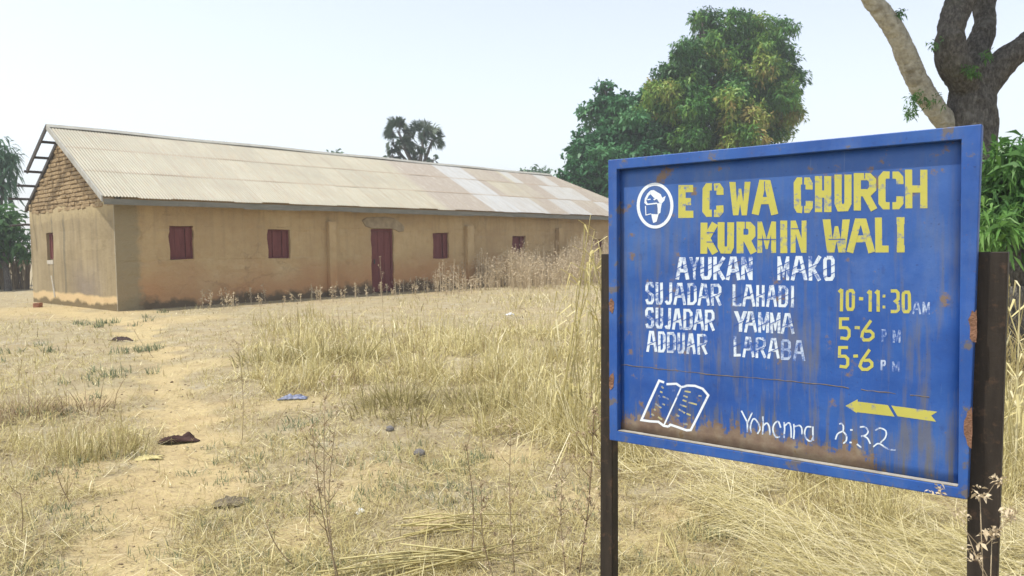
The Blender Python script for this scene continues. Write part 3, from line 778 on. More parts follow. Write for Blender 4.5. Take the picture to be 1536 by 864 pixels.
def letter(mb, ch, x0, x1, yt, yb, w, mi=0):
    h = w / 2
    if ch in GP:
        layer[0] = (layer[0] + 1) % 9
        mb.poly([lpt(x0 + (x1 - x0) * a + random.uniform(-.25, .25), yt + (yb - yt) * b + random.uniform(-.25, .25)) + [0, -.0002 - .00006 * layer[0], 0] for a, b in GP[ch]][::-1], mi); return
    a, b = x0 + h * (.95 if ch not in 'A' else .75), x1 - h * (.95 if ch not in 'A' else .75)
    for pl in GL[ch]:
        pts = [(a + (b - a) * p[0] + random.uniform(-.3, .3), yt + h * .9 + (yb - yt - w * .9) * p[1] + random.uniform(-.25, .25)) for p in pl]
        # square ends reach the cell border where a stroke runs to the top or the foot
        for e, q in ((0, 1), (-1, -2)):
            if ch in 'HUNMKYWALRPEIDJ' or ch == '1':
                d = np.array(pts[e]) - np.array(pts[q]); L_ = np.linalg.norm(d)
                if pl[e][1] in (0, 1) and abs(d[1]) > abs(d[0]): pts[e] = tuple(np.array(pts[e]) + d / L_ * h)
        stroke(mb, pts, w, mi)
def word(name, items, w, mat, slash=None, scale_w=1):
    cut = [i for i in range(1, len(items)) if items[i][1] - items[i - 1][2] > 16 or items[i][3] - items[i - 1][3] > 20]
    if cut:
        for p, q in zip([0] + cut, cut + [len(items)]): word(name, items[p:q], w, mat, slash)
        return
    m = MB()
    for it in items:
        ch, x0, x1, yt, yb = it[:5]; letter(m, ch, x0, x1, yt, yb, w)
    o = m.build(name, mat, panel, recalc=False)
    if slash:
        g = MB()
        for it in items:
            ch, x0, x1, yt, yb = it[:5]
            for fr in slash:
                if ch in '-:': continue
                yy = yt + (yb - yt) * (fr + random.uniform(-.1, .1)); dy = (x1 - x0) * .5
                p = [lpt(x0 - .4, yy + dy / 2), lpt(x1 + .4, yy - dy / 2), lpt(x1 + .4, yy - dy / 2 + 1.1), lpt(x0 - .4, yy + dy / 2 + 1.1)]
                g.poly([q + [0, -.0011, 0] for q in p][::-1])
        g.build('stencil_gap', GAPM, panel, recalc=False)
    return o
def row(chars, spans, t0, b0, t1, b1):
    xa, xb = spans[0][0], spans[-1][1]; out = []
    for c, (x0, x1) in zip(chars, spans):
        f = ((x0 + x1) / 2 - xa) / (xb - xa); out.append((c, x0, x1, t0 + (t1 - t0) * f, b0 + (b1 - b0) * f))
    return out
word('lettering', row('ECWACHURCH', [(1018, 1045), (1054, 1085), (1094, 1126), (1130, 1165), (1191, 1219), (1223, 1247), (1252, 1277), (1281, 1314), (1318, 1355), (1358, 1391)], 279, 327, 254, 311), 10.8, YEL)
word('lettering', row('KURMINWALI', [(1051, 1075), (1077, 1101), (1105, 1133), (1136, 1164), (1167, 1184), (1186, 1210), (1234, 1275), (1272, 1310), (1313, 1338), (1340, 1362)], 335, 380, 326, 378), 10.4, YEL)
# bridges of the stencil
def gap(x0, x1, y0, y1):
    m = MB(); m.poly([q + [0, -.0011, 0] for q in (lpt(x0, y1), lpt(x1, y1), lpt(x1, y0), lpt(x0, y0))]); m.build('stencil_gap', GAPM, panel, recalc=False)
for x0, x1, y in ((1060, 1074, 349), (1060, 1074, 363), (1137, 1164, 359), (1187, 1201, 343), (1243, 1268, 359)): gap(x0, x1, y - .6, y + .6)
for x, y0, y1 in ((1118, 331, 343), (1297, 258, 268), (1147, 272, 284)): gap(x - .6, x + .6, y0, y1)
word('lettering', row('AYUKANMAKO', [(1014, 1033), (1034, 1049), (1051, 1067.5), (1070, 1087), (1090, 1110), (1112, 1129), (1166, 1184), (1187, 1210), (1213, 1231), (1235, 1252)], 386, 419, 384, 421), 5.4, WHI, (.35, .68))
word('lettering', row('SUJADARLAHADI', [(968, 981), (983.5, 994.5), (997, 1008), (1011, 1028.5), (1031, 1045), (1047, 1064.5), (1066.5, 1082), (1099, 1114), (1114, 1132.5), (1134.5, 1147), (1150, 1165), (1168, 1182), (1184.5, 1193)], 423, 456, 429, 461), 4.2, WHI, (.5,))
word('lettering', row('SUJADARYAMMA', [(968, 981), (983.5, 994.5), (996.5, 1006.5), (1009, 1023), (1025, 1039), (1040.5, 1056), (1057.5, 1072), (1101, 1121), (1117, 1135), (1137.5, 1153.5), (1155.5, 1170.5), (1172, 1191)], 461, 492, 470, 501), 4.2, WHI, (.5,))
word('lettering', row('ADDUARLARA', [(970, 985), (987, 998.5), (1001, 1014), (1016, 1027), (1030, 1043), (1046, 1061), (1100.5, 1113), (1114, 1131), (1133.5, 1149), (1151.5, 1169)], 496, 527, 508, 538), 4.0, WHI, (.5,))
word('lettering', row('BA', [(1171.5, 1187), (1190, 1207)], 509, 539, 511, 542), 4.0, FAD)
word('lettering', [('1', 1256, 1266, 432, 466.5), ('O', 1268.5, 1282.5, 433.5, 466), ('-', 1286, 1297, 432, 464), ('1', 1299.5, 1309, 434, 467), ('1', 1311, 1321, 434, 467.5), ('3', 1334, 1350, 434, 469.5), ('O', 1352.5, 1366.5, 436, 469.5)], 4.9, YEL)
word('lettering', [('5', 1258.5, 1276, 476, 510), ('-', 1280, 1292, 475, 508), ('6', 1290.5, 1312, 478.5, 512), ('5', 1257, 1274, 519, 552.5), ('-', 1278, 1289, 518, 550), ('6', 1288, 1310, 522, 556)], 4.6, YEL)
for cx, cy in ((1326, 444), (1326, 460.5)):
    m = MB(); stroke(m, [(cx - 2.1, cy), (cx + 2.1, cy)], 4.4); m.build('colon_dot', YEL, panel, recalc=False)
word('lettering', [('A', 1369, 1381, 452, 471), ('M', 1384, 1395, 453, 471.5), ('P', 1322.5, 1330, 494, 513), ('M', 1339, 1351, 495, 514), ('P', 1321, 1329, 540, 555), ('M', 1338, 1350, 542, 558)], 2.8, FAD)
# emblem: ring and a continent outline
def Z(o, k): return lambda x, y: (o[0] + x / k, o[1] + y / k)
e = Z((940, 260), 9.6); m = MB(); rr = []
for i in range(45): a = 2 * math.pi * i / 44 - 1.0; rr.append(e(410 + 243 * math.cos(a), 465 + 308 * math.sin(a)))
stroke(m, rr[:23], 4.6); stroke(m, rr[22:], 4.6)
for pg in ([(345, 245), (390, 240), (430, 265), (490, 300), (512, 352), (562, 325), (545, 390), (510, 430), (470, 425), (440, 372), (390, 350), (352, 308)],
           [(343, 247), (300, 290), (262, 360), (255, 425), (285, 455), (303, 438), (283, 395), (318, 320), (350, 300)],
           [(436, 432), (508, 430), (494, 500), (486, 570), (447, 588), (447, 500)], [(355, 585), (443, 590), (462, 582), (432, 695), (385, 715), (368, 660)]):
    layer[0] = (layer[0] + 1) % 9; m.poly([lpt(*e(*p)) + [0, -.0002 - .00006 * layer[0], 0] for p in pg][::-1])
stroke(m, [e(272, 470), e(278, 600), e(352, 583)], 1.3); stroke(m, [e(285, 448), e(360, 440), e(440, 430)], 2.0); stroke(m, [e(300, 380), e(345, 372)], 1.5); stroke(m, [e(390, 380), e(430, 360)], 2.2)
m.build('emblem', PUR, panel, recalc=False)
# open book
k = Z((950, 560), 8.643); m = MB()
stroke(m, [k(*p) for p in ((400, 118), (335, 95), (218, 350), (105, 605), (220, 622), (325, 628), (395, 680), (458, 690))], 3.4)
stroke(m, [k(*p) for p in ((458, 690), (480, 665), (570, 695), (690, 738), (745, 735), (860, 510), (972, 285), (900, 200), (800, 162), (700, 158), (622, 180), (560, 135), (430, 140))], 3.4)
stroke(m, [k(*p) for p in ((620, 182), (560, 320), (490, 470), (400, 668))], 2.4)
m.build('book_drawing', PUR, panel, recalc=False)
m = MB()
for a, b in (((365, 165), (390, 195)), ((505, 225), (540, 220)), ((345, 235), (380, 250)), ((330, 285), (352, 315)), ((285, 390), (365, 450)), ((235, 525), (272, 548)), ((665, 230), (745, 245)), ((650, 290), (705, 310)), ((640, 345), (690, 365)),
             ((715, 375), (825, 405)), ((605, 405), (690, 435)), ((590, 465), (670, 515)), ((845, 290), (885, 295)), ((650, 650), (705, 665)), ((375, 390), (410, 410)), ((270, 460), (290, 480)), ((320, 565), (375, 600)), ((560, 540), (600, 560)), ((690, 520), (745, 545)), ((380, 300), (460, 335))):
    stroke(m, [k(*a), k(*b)], 2.4)
m.build('book_lines', worn('tan_paint', (.48, .44, .20), .45), panel, recalc=False)
# brush written verse
k = Z((1100, 600), 5.908); verse = [MB(), MB()]
for pl in ([(72, 95), (100, 150), (124, 205), (124, 290)], [(168, 110), (150, 150), (126, 200)], [(160, 290), (152, 235), (175, 170), (205, 180), (238, 250), (215, 300)], [(262, 145), (264, 220), (260, 305)], [(262, 232), (295, 205), (318, 235), (325, 310)],
           [(420, 245), (398, 190), (362, 215), (352, 270), (378, 328), (415, 325)], [(450, 195), (455, 260), (448, 338)], [(452, 232), (492, 202), (510, 240), (514, 335)], [(536, 212), (540, 280), (535, 345)], [(540, 236), (585, 225), (606, 250), (610, 305)],
           [(692, 238), (650, 240), (632, 290), (650, 345), (688, 365), (708, 325)], [(706, 235), (706, 300), (712, 360)], [(938, 212), (962, 208), (976, 235), (974, 275)], [(972, 275), (925, 300), (905, 350)], [(972, 278), (1002, 315), (1000, 360), (975, 385)],
           [(1122, 240), (1165, 238), (1195, 272), (1178, 308), (1132, 322)], [(1150, 315), (1190, 340), (1214, 388)], [(1095, 390), (1135, 420)], [(1258, 270), (1300, 248), (1352, 275), (1348, 332), (1305, 378)], [(1240, 415), (1290, 385), (1368, 432), (1440, 446)],
           [(1036, 265), (1058, 265)], [(1030, 375), (1050, 377)]):
    stroke(verse[pl[0][0] > 800], [k(*p) for p in (spline([(*p, 0) for p in pl], len(pl) * 3) if len(pl) > 2 else [(*p, 0) for p in pl]) for p in [p[:2]]], 2.3)
for m in verse: m.build('verse_lettering', WHI, panel, recalc=False)
k = Z((1250, 580), 9.035); m = MB()
for pg in ([(165, 260), (330, 170), (330, 202), (740, 250), (830, 405), (320, 345), (318, 358)], [(785, 255), (1410, 340), (1325, 390), (1395, 475), (870, 400)]):
    m.poly([lpt(*k(*p)) + [0, -.0004, 0] for p in pg][::-1])
m.build('arrow', YEL, panel, recalc=False)

# ================================================================== TREES
def rosette_mesh(name, P, Nrm, size, nleaf, lw, droop, tint, rng, curl=.25):
    """P cluster centres, Nrm outward directions; each leaf a folded pair of triangles/quads"""
    n = len(P)
    idx = np.repeat(np.arange(n), nleaf); N = n * nleaf
    d = rng.normal(size=(N, 3)); d += Nrm[idx] * .55; d[:, 2] -= droop
    d /= np.linalg.norm(d, axis=1)[:, None] + 1e-9
    ln = size[idx] * rng.uniform(.7, 1.2, N)
    r = rng.normal(size=(N, 3)) * .45 + Nrm[idx] + np.array([0, 0, .25]); side = np.cross(d, r); side /= np.linalg.norm(side, axis=1)[:, None] + 1e-9
    b = P[idx] + rng.normal(size=(N, 3)) * (size[idx] * .25)[:, None]
    mid = b + d * (ln * .5)[:, None]; tip = b + d * ln[:, None]; tip[:, 2] -= ln * curl
    w = (ln * lw * .5)[:, None]
    V = np.stack([b, mid - side * w, tip, mid + side * w], 1).reshape(-1, 3)
    base = (np.arange(N) * 4)[:, None]
    F = (base + np.array([[0, 1, 2, 3]])).ravel()
    tt = np.repeat(np.clip(tint[idx] + rng.normal(size=N) * .06, 0, 1), 4)
    return raw_mesh(name, V, np.full(N, 4), F, tt)
def crown_points(blobs, per_m2, rng, inner=.62, rough=.18, jit=.12):
    """points through the outer shell of a union of ellipsoids (centre, radii)"""
    Ps, Ns, Bs = [], [], []
    for k, (c, r) in enumerate(blobs):
        c = np.array(c); r = np.array(r)
        area = 4 * math.pi * ((r[0] * r[1]) ** 1.6 / 3 + (r[0] * r[2]) ** 1.6 / 3 + (r[1] * r[2]) ** 1.6 / 3) ** (1 / 1.6)
        n = int(area * per_m2)
        d = rng.normal(size=(n, 3)); d /= np.linalg.norm(d, axis=1)[:, None]
        lump = fbm(d[:, 0] * 2.3 + k * 5.1 + d[:, 2] * 1.7, d[:, 1] * 2.3 + d[:, 2] * 2.9, 40 + k, 3)
        rr = rng.uniform(inner, 1.0, n) * (1 - rough + 2 * rough * lump)
        Ps.append(c + d * r * rr[:, None]); nn = d / r; Ns.append(nn / np.linalg.norm(nn, axis=1)[:, None]); Bs.append(np.full(n, k))
    P, Nn, B = np.concatenate(Ps), np.concatenate(Ns), np.concatenate(Bs)
    # drop what lies deep inside another lobe
    keep = np.ones(len(P), bool)
    for k, (c, r) in enumerate(blobs):
        q = np.linalg.norm((P - np.array(c)) / np.array(r), axis=1); keep &= ~((q < .55) & (B != k))
    P = P + rng.normal(size=P.shape) * jit
    return P[keep], Nn[keep], B[keep]
def clumps(blobs, n, k, seed, up=.25, sh=(1, 1, .8)):
    """smaller leaf masses over each lobe"""
    g = np.random.default_rng(seed); out = []; own = []
    for b, (c, r) in enumerate(blobs):
        c = np.array(c); r = np.array(r); m = max(5, int(n * (np.mean(r) / 2.0) ** 1.3)) if n else 0
        i = np.arange(m) + .5; ph = np.arccos(1 - 2 * i / m); th = math.pi * (1 + 5 ** .5) * i + g.uniform(0, 6)
        d = np.c_[np.cos(th) * np.sin(ph), np.sin(th) * np.sin(ph), np.cos(ph)] + g.normal(size=(m, 3)) * .18
        for q in d:
            if q[2] < -.75: continue
            s = np.mean(r) * k * g.uniform(.6, 1.45); out.append((c + q * r * g.uniform(.52, 1.0), (s * sh[0], s * sh[1], s * sh[2]))); own.append(b)
        out.append((c, tuple(r * .62))); own.append(b)
    return out, np.array(own)
def pxblob(x, y, rx, ry, depth, rd=None, dd=0):
    k = (depth + dd) / FPX
    return (at(x, y, depth + dd), (rx * k, (rd or rx) * k, ry * k))
BARK = None
t = NT('grey_bark'); co = t.coord()
n1 = t.noise(co, 1.6, 6, .6); n2 = t.noise(t.mapping(co, (1, 1, .5)), 27, 8, .72); n3 = t.noise(co, 5, 5, .6)
c = t.ramp(n2, (.3, (.04, .035, .03)), (.5, (.105, .096, .082)), (.7, (.24, .225, .19)))
c = t.mix(t.math('MULTIPLY', t.thr(n3, .55, .7), .45), c, (.25, .24, .21))
c = t.mix(t.math('MULTIPLY', t.thr(n1, .56, .68), .2), c, (.15, .16, .07))
t.set(base=c, rough=.95, spec=.1); t.bump(t.math('ADD', n2, t.math('MULTIPLY', n3, .6)), 1.0, .05); BARK = t.m
t = NT('sunlit_bark'); co = t.coord(); n2 = t.noise(co, 14, 7, .7); n3 = t.noise(co, 4, 5, .6)  # bark of the left limb, its sunlight painted in as paler tones
c = t.ramp(n2, (.3, (.25, .23, .18)), (.5, (.43, .40, .31)), (.72, (.56, .53, .43))); c = t.mix(t.math('MULTIPLY', t.thr(n3, .52, .66), .7), c, (.22, .20, .155))
t.set(base=c, rough=.95, spec=.1); t.bump(n2, 1.0, .04); SUNLITBARK = t.m
def base_of(p): return np.array([p[0], p[1], float(terr(p[0], p[1]))])
def tree(name, label, cat, foot, blobs, per_m2, size, nleaf, lw, droop, mat, tintfn, seed, trunk_r=.3, group=None, inner=.62, limbs=4, rough=.18, jit=.12, curl=.25, bark=None):
    rng = np.random.default_rng(seed)
    root = thing(name, label, cat, foot, 0, group)
    f = np.array(foot)
    P, Nn, B = crown_points(blobs, per_m2, rng, inner, rough, jit)
    ok = P[:, 2] > f[2] + .15; P, Nn, B = P[ok], Nn[ok], B[ok]
    sz = np.full(len(P), size) * rng.uniform(.75, 1.25, len(P))
    tint = tintfn(P, B, rng)
    me = rosette_mesh('crown', P - f, Nn, sz, nleaf, lw, droop, tint, rng, curl)
    obj('crown', me, mat, root)
    m = MB(); r = random.Random(seed)
    cs = [np.array(b[0]) - f for b in blobs]; cen = sum(cs) / len(cs); fork = np.array([cen[0] * .5, cen[1] * .5, min(c[2] for c in cs) * .6])
    m.tube(spline([(0, 0, -.2), fork * [.4, .4, .5] + np.array([r.uniform(-.1, .1), 0, 0]), fork], 8), np.linspace(trunk_r * 1.25, trunk_r * .8, 8), 10)
    for c in sorted(cs, key=lambda q: -q[2])[:limbs]:
        m.tube(spline([fork * .97, (fork + c) / 2 + np.array([r.uniform(-.3, .3) * trunk_r * 2, 0, .1]), c], 8), np.linspace(trunk_r * .6, trunk_r * .15, 8), 7)
    m.build('trunk', bark or BARK, root, True)
    return root
GREEN_A = leaf_mat('broad_green_leaves', [(0, (.02, .085, .03)), (.45, (.04, .15, .052)), (.75, (.075, .22, .075)), (1, (.13, .29, .11))], .18)
GREEN_M = leaf_mat('mango_leaves', [(0, (.016, .06, .016)), (.3, (.035, .12, .022)), (.55, (.075, .20, .03)), (.75, (.17, .29, .04)), (.9, (.27, .33, .06)), (1, (.32, .26, .075))], .18)
GREEN_Y = leaf_mat('fresh_mango_leaves', [(0, (.04, .10, .028)), (.5, (.08, .19, .045)), (.8, (.15, .30, .065)), (1, (.23, .39, .10))], .35, .4)
GREEN_D = leaf_mat('dull_far_leaves', [(0, (.045, .11, .06)), (.6, (.09, .18, .085)), (1, (.15, .25, .11))], .2)
GREEN_P = leaf_mat('palm_leaves', [(0, (.03, .06, .035)), (.6, (.055, .10, .055)), (1, (.12, .15, .09))], .15)

# mango behind the far end of the church
D = 46
mb_ = [pxblob(b[0] - 3, b[1] + 2, b[2] * .86, b[3] * .88, D, b[4], b[5]) for b in (
    (1085, 75, 70, 55, 55, 0), (1150, 70, 48, 50, 45, .5), (1040, 105, 52, 48, 50, -1), (1010, 150, 42, 62, 50, -1.5), (1060, 165, 62, 60, 55, -2), (1120, 140, 60, 60, 55, 0),
    (1165, 140, 40, 75, 50, 1.2), (1170, 185, 34, 48, 45, 1.5), (1105, 180, 44, 48, 45, -3.2), (1118, 205, 38, 35, 35, -3.4), (1035, 205, 48, 45, 45, -1.5), (1090, 235, 80, 50, 60, 0), (1165, 72, 22, 50, 30, 1), (1065, 40, 26, 25, 25, 0), (1133, 38, 26, 24, 24, 0),
    (1188, 100, 13, 35, 20, .5))]
def mango_tint(P, B, rng):
    CT = np.random.default_rng(8).normal(0, .13, len(mown))[B]
    base = fbm(P[:, 0] * .9 + P[:, 2] * .4, P[:, 2] * .9 + P[:, 1] * .3, 3, 3)
    t = .14 + .70 * base + CT
    px, py, _ = proj(P)
    B = mown[B]; t += np.where((B == 8) | (B == 9), .34, 0) + .1 * (B == 3)
    fl = fbm(P[:, 0] * 1.5, P[:, 2] * 1.5 + P[:, 1], 9, 2)
    t = np.where(fl > .66, t + .2, t)
    return np.clip(t, 0, 1)
mb_, mown = clumps(mb_, 12, .37, 5)
tree('mango_tree', 'tall rounded mango tree with yellow green flushes behind the signboard', 'tree', base_of(at(1095, 420, D)), mb_, 17, .30, 6, .34, .75, GREEN_M, mango_tint, 11, .45, rough=.2, limbs=6)
# broad leaved tree on its left
D = 48
bb_ = [pxblob(b[0] + 5, b[1] + 4, b[2] * .86, b[3] * .86, D, b[4], b[5]) for b in (
    (905, 165, 42, 36, 40, 0), (960, 160, 45, 40, 45, 0), (935, 205, 72, 40, 60, -1), (872, 225, 36, 42, 40, -1), (985, 215, 42, 34, 45, -2), (900, 262, 66, 42, 60, -1.5), (970, 255, 60, 42, 60, -2.5), (1015, 225, 28, 22, 30, -2.5),
    (858, 275, 26, 38, 35, 0), (880, 300, 50, 50, 50, 0), (960, 300, 60, 50, 60, 0), (903, 130, 12, 14, 12, 0), (870, 165, 14, 10, 14, 0), (930, 235, 60, 26, 40, -3))]
bb_, bown = clumps(bb_, 12, .38, 6, sh=(1.1, 1.1, .55))
tree('broadleaf_tree', 'dense dark green broadleaf tree behind the far end of the church roof', 'tree', base_of(at(930, 420, D)), bb_, 13, .34, 6, .55, .05, GREEN_A,
     lambda P, B, rng: np.clip(.14 + .72 * fbm(P[:, 0] * 1.0, P[:, 2] * 1.3, 13, 3) + np.random.default_rng(9).normal(0, .11, len(bown))[B], 0, 1), 12, .4, rough=.3)
# small crown just above the ridge
tree('distant_tree', 'small distant treetop just above the church ridge beside the broadleaf tree', 'tree', base_of(at(800, 375, 90)), [pxblob(792, 268, 12, 14, 90), pxblob(811, 266, 12, 14, 90), pxblob(800, 285, 26, 25, 90)], 4, .8, 5, .4, .2, GREEN_D,
     lambda P, B, rng: np.clip(.3 + .5 * rng.random(len(P)), 0, 1), 14, .3)
tree('distant_tree', 'tiny treetop peeping over the church ridge left of the palm', 'tree', base_of(at(503, 375, 95)), [pxblob(503, 238, 8, 9, 95), pxblob(500, 262, 18, 22, 95)], 4, .7, 5, .4, .2, GREEN_D,
     lambda P, B, rng: np.clip(.3 + .5 * rng.random(len(P)), 0, 1), 15, .25)
# fan palms
def palm(label, foot_px, D, heads, seed, R=.75, nfan=12):
    rng = np.random.default_rng(seed); f = base_of(at(*foot_px, D))
    root = thing('fan_palm', label, 'palm tree', f, 0, 'fan palms behind the church')
    mt = MB(); P0 = np.array([0, 0, -.2]); V, Fs, T = [], [], []
    hs = [at(x, y, D + dd) - f for x, y, dd, s in heads]
    stem = np.array([hs[0][0] * .6, hs[0][1] * .6, min(h[2] for h in hs) - 1.1])
    mt.tube(spline([P0, stem * .5, stem], 8), np.linspace(.24, .17, 8), 9)
    nq = 0
    for (x, y, dd, s), h in zip(heads, hs):
        mt.tube(spline([stem * .985, (stem + h) / 2 - np.array([0, 0, .15]), h], 6), np.linspace(.15, .09, 6), 7)
        for k in range(nfan):
            th = rng.uniform(0, 2 * math.pi); el = rng.uniform(-.5, 1.25)
            ax = np.array([math.cos(th) * math.cos(el), math.sin(th) * math.cos(el), math.sin(el)])
            pet = h + ax * R * s * rng.uniform(.55, .85)
            mt.tube([h, (h + pet) / 2 + [0, 0, .03], pet], [.022, .018, .014], 4, cap=False)
            sd = np.cross(ax, rng.normal(size=3)); sd /= np.linalg.norm(sd)
            tn = rng.uniform(.1, .9); fr = R * s * rng.uniform(.55, .8)
            nrm = np.cross(ax, sd)
            for q in np.linspace(-1.9, 1.9, 17):
                dv = ax * math.cos(q) + sd * math.sin(q); dv = dv + nrm * .12 * rng.normal(); sv_ = np.cross(dv, nrm); sv_ /= np.linalg.norm(sv_)
                l = fr * (1 - .12 * abs(q)) * rng.uniform(.85, 1.05)
                tip = pet + dv * l; tip[2] -= .16 * l
                V += [pet, pet + dv * l * .6 + sv_ * .055, tip, pet + dv * l * .6 - sv_ * .055]; T += [np.clip(tn + rng.normal() * .08, 0, 1)] * 4; nq += 1
    mt.build('trunk', BARK, root, True)
    obj('crown', raw_mesh('crown', np.array(V), np.full(nq, 4), np.arange(nq * 4), np.array(T)), GREEN_P, root)
palm('branching fan palm with several dense heads rising above the church ridge', (618, 380), 55,
     [(635, 210, 0, 1.15), (648, 212, .6, .9), (598, 199, 0, .85), (589, 216, .5, .8), (606, 222, -.4, .65), (630, 236, 0, .5), (590, 236, .3, .55)], 21, 1.12, 15)
palm('small fan palm peeping over the ridge right of the larger palm', (650, 380), 60, [(649, 240, 0, .55), (644, 243, .5, .35)], 22, .85, 9)

# old tree with bare limbs behind the board
D = 10.6
def limb(pts, n=10): return spline([at(x, y, D + dd) for x, y, dd in pts], n)
tf = base_of(at(1452, 520, D))
old = thing('old_tree', 'thick grey old tree trunk with forking bare limbs behind the signboard', 'tree', tf)
k = D / FPX
def remesh_tubes(tubes, name, mat, parent, vox=.024, lump=.05):
    m = MB()
    for pts, rad in tubes: m.tube(pts, rad, 14)
    me = bpy.data.meshes.new('tmp'); me.from_pydata(m.v, [], m.f)
    bm = bmesh.new(); bm.from_mesh(me); bmesh.ops.recalc_face_normals(bm, faces=bm.faces); bm.to_mesh(me); bm.free()
    o = bpy.data.objects.new('tmp', me); COL.objects.link(o)
    md = o.modifiers.new('r', 'REMESH'); md.mode = 'VOXEL'; md.voxel_size = vox
    md = o.modifiers.new('s', 'SMOOTH'); md.iterations = 6
    dg = bpy.context.evaluated_depsgraph_get(); dg.update()
    me2 = bpy.data.meshes.new_from_object(o.evaluated_get(dg))
    bpy.data.objects.remove(o)
    n = len(me2.vertices); co = np.zeros(n * 3); nn = np.zeros(n * 3); me2.vertices.foreach_get('co', co); me2.vertices.foreach_get('normal', nn)
    co = co.reshape(-1, 3); nn = nn.reshape(-1, 3)
    q = fbm(co[:, 0] * 3.1 + co[:, 2] * 1.3, co[:, 1] * 3.1 + co[:, 2] * 2.2, 61, 4) - .5
    q2 = np.abs(fbm(co[:, 0] * 13 + co[:, 1] * 9, co[:, 2] * 7, 67, 4) - .5)
    co += nn * (q * 2 * lump - q2 * .07)[:, None]
    if parent is not None: co -= np.array(parent.location)
    me2.vertices.foreach_set('co', co.ravel()); me2.update()
    me2.name = name
    return obj(name, me2, mat, parent, True)
trunk_t = [(limb([(1452, 560, 0), (1450, 400, 0), (1452, 260, 0), (1457, 185, 0), (1460, 130, 0), (1456, 100, 0)], 14), np.interp(np.linspace(0, 1, 14), [0, .25, .6, 1], [.48, .37, .345, .25])),
           (limb([(1452, 125, -.1), (1428, 92, -.25), (1425, 55, -.3), (1436, 10, -.3), (1452, -60, -.2), (1450, -190, -.1)], 14), np.linspace(.225, .175, 14)),
           (limb([(1468, 120, .2), (1468, 75, .3), (1478, 35, .4), (1478, -10, .5), (1500, -120, .8), (1520, -260, 1)], 14), np.linspace(.19, .12, 14)),
           (limb([(1474, 135, 0), (1500, 100, -.1), (1530, 74, -.2), (1575, 40, -.3), (1650, -40, -.3)], 12), np.linspace(.21, .14, 12))]
remesh_tubes(trunk_t, 'trunk', BARK, old)
lim = [(limb([(1450, 215, .05), (1415, 180, 0), (1385, 135, -.1), (1365, 95, -.2), (1348, 55, -.3), (1315, 8, -.4), (1270, -50, -.5), (1200, -130, -.6)], 18), np.linspace(.165, .10, 18))]
o = remesh_tubes(lim, 'limb', SUNLITBARK, old, .02, .04); o['label'] = 'pale sunlit limb leaning to the left'
# unseen crown above the picture, placed to shade the trunk, and small sprigs
rng = np.random.default_rng(31)
cb = [(at(1500, -330, D + .5), (2.6, 2.4, 1.3)), (at(1345, -300, D - .5), (1.7, 1.6, .9)), (at(1420, -420, D + .5), (2.4, 2.2, 1.0))]
P, Nn, B = crown_points(cb, 22, rng, .4)
obj('crown', rosette_mesh('crown', P - tf, Nn, np.full(len(P), .26), 6, .4, .3, rng.uniform(.2, .9, len(P)), rng), GREEN_A, old)
for x, y, n_, sx, sy in ((1372, 150, 26, 9, 12), (1366, 172, 18, 5, 8), (1395, 150, 14, 16, 8), (1455, 105, 26, 14, 8), (1400, 68, 10, 6, 6), (1350, 20, 14, 5, 4), (1478, 85, 10, 8, 6)):
    P = np.array([at(x + rng.normal() * sx * .6, y + rng.normal() * sy * .6, D - .48 + rng.normal() * .06) for i in range(n_)])
    obj('sprig', rosette_mesh('sprig', P - tf, np.tile([[0, -.3, -.2]], (len(P), 1)), np.full(len(P), .07), 5, .24, .5, rng.uniform(.2, .7, len(P)), rng), GREEN_Y, old)

# young mango at the right edge
D = 8.4
yb_ = [pxblob(*b[:4], D, b[4], b[5]) for b in ((1512, 250, 34, 34, 34, 0), (1545, 265, 45, 50, 40, .3), (1500, 285, 26, 34, 30, .2), (1530, 310, 40, 36, 40, 0), (1495, 345, 24, 28, 26, -.4), (1530, 350, 26, 24, 26, .2), (1590, 300, 60, 60, 50, .3))]
tree('young_mango_tree', 'leafy bright green young mango tree behind the right post of the signboard', 'tree', base_of(at(1525, 520, D)), yb_, 90, .20, 8, .20, .25, GREEN_Y,
     lambda P, B, rng: np.clip(.15 + .5 * fbm(P[:, 0] * 3, P[:, 2] * 3, 17, 2) + .3 * (B == 4) + .15 * (B == 0), 0, 1), 33, .10, inner=.5, curl=.35, jit=.05, bark=BARK)
# left edge: feathery tree, shrub, and a cane fence
D = 34
tree('feathery_tree', 'dark feathery tree standing beyond the cane fence at the left edge', 'tree', base_of(at(2, 440, D)), [pxblob(*b, D) for b in ((0, 226, 18, 16), (6, 252, 14, 18), (-8, 276, 18, 14), (-32, 245, 28, 34))], 18, .5, 6, .16, .9, GREEN_D,
     lambda P, B, rng: np.clip(.1 + .5 * rng.random(len(P)), 0, 1), 41, .16, curl=.5)
D = 30
tree('leafy_bush', 'pale green leafy bush growing behind the cane fence', 'bush', base_of(at(12, 445, D)), [pxblob(*b, D) for b in ((3, 335, 22, 22), (16, 358, 18, 18), (-10, 362, 26, 30), (34, 376, 9, 14), (-40, 340, 40, 40), (22, 322, 7, 8))], 16, .34, 6, .35, .3, GREEN_Y,
     lambda P, B, rng: np.clip(.0 + .5 * rng.random(len(P)), 0, 1), 42, .12)
FENCE = leaf_mat('dry_cane', [(0, (.14, .105, .065)), (.5, (.27, .21, .125)), (1, (.40, .33, .20))], .05, .9)
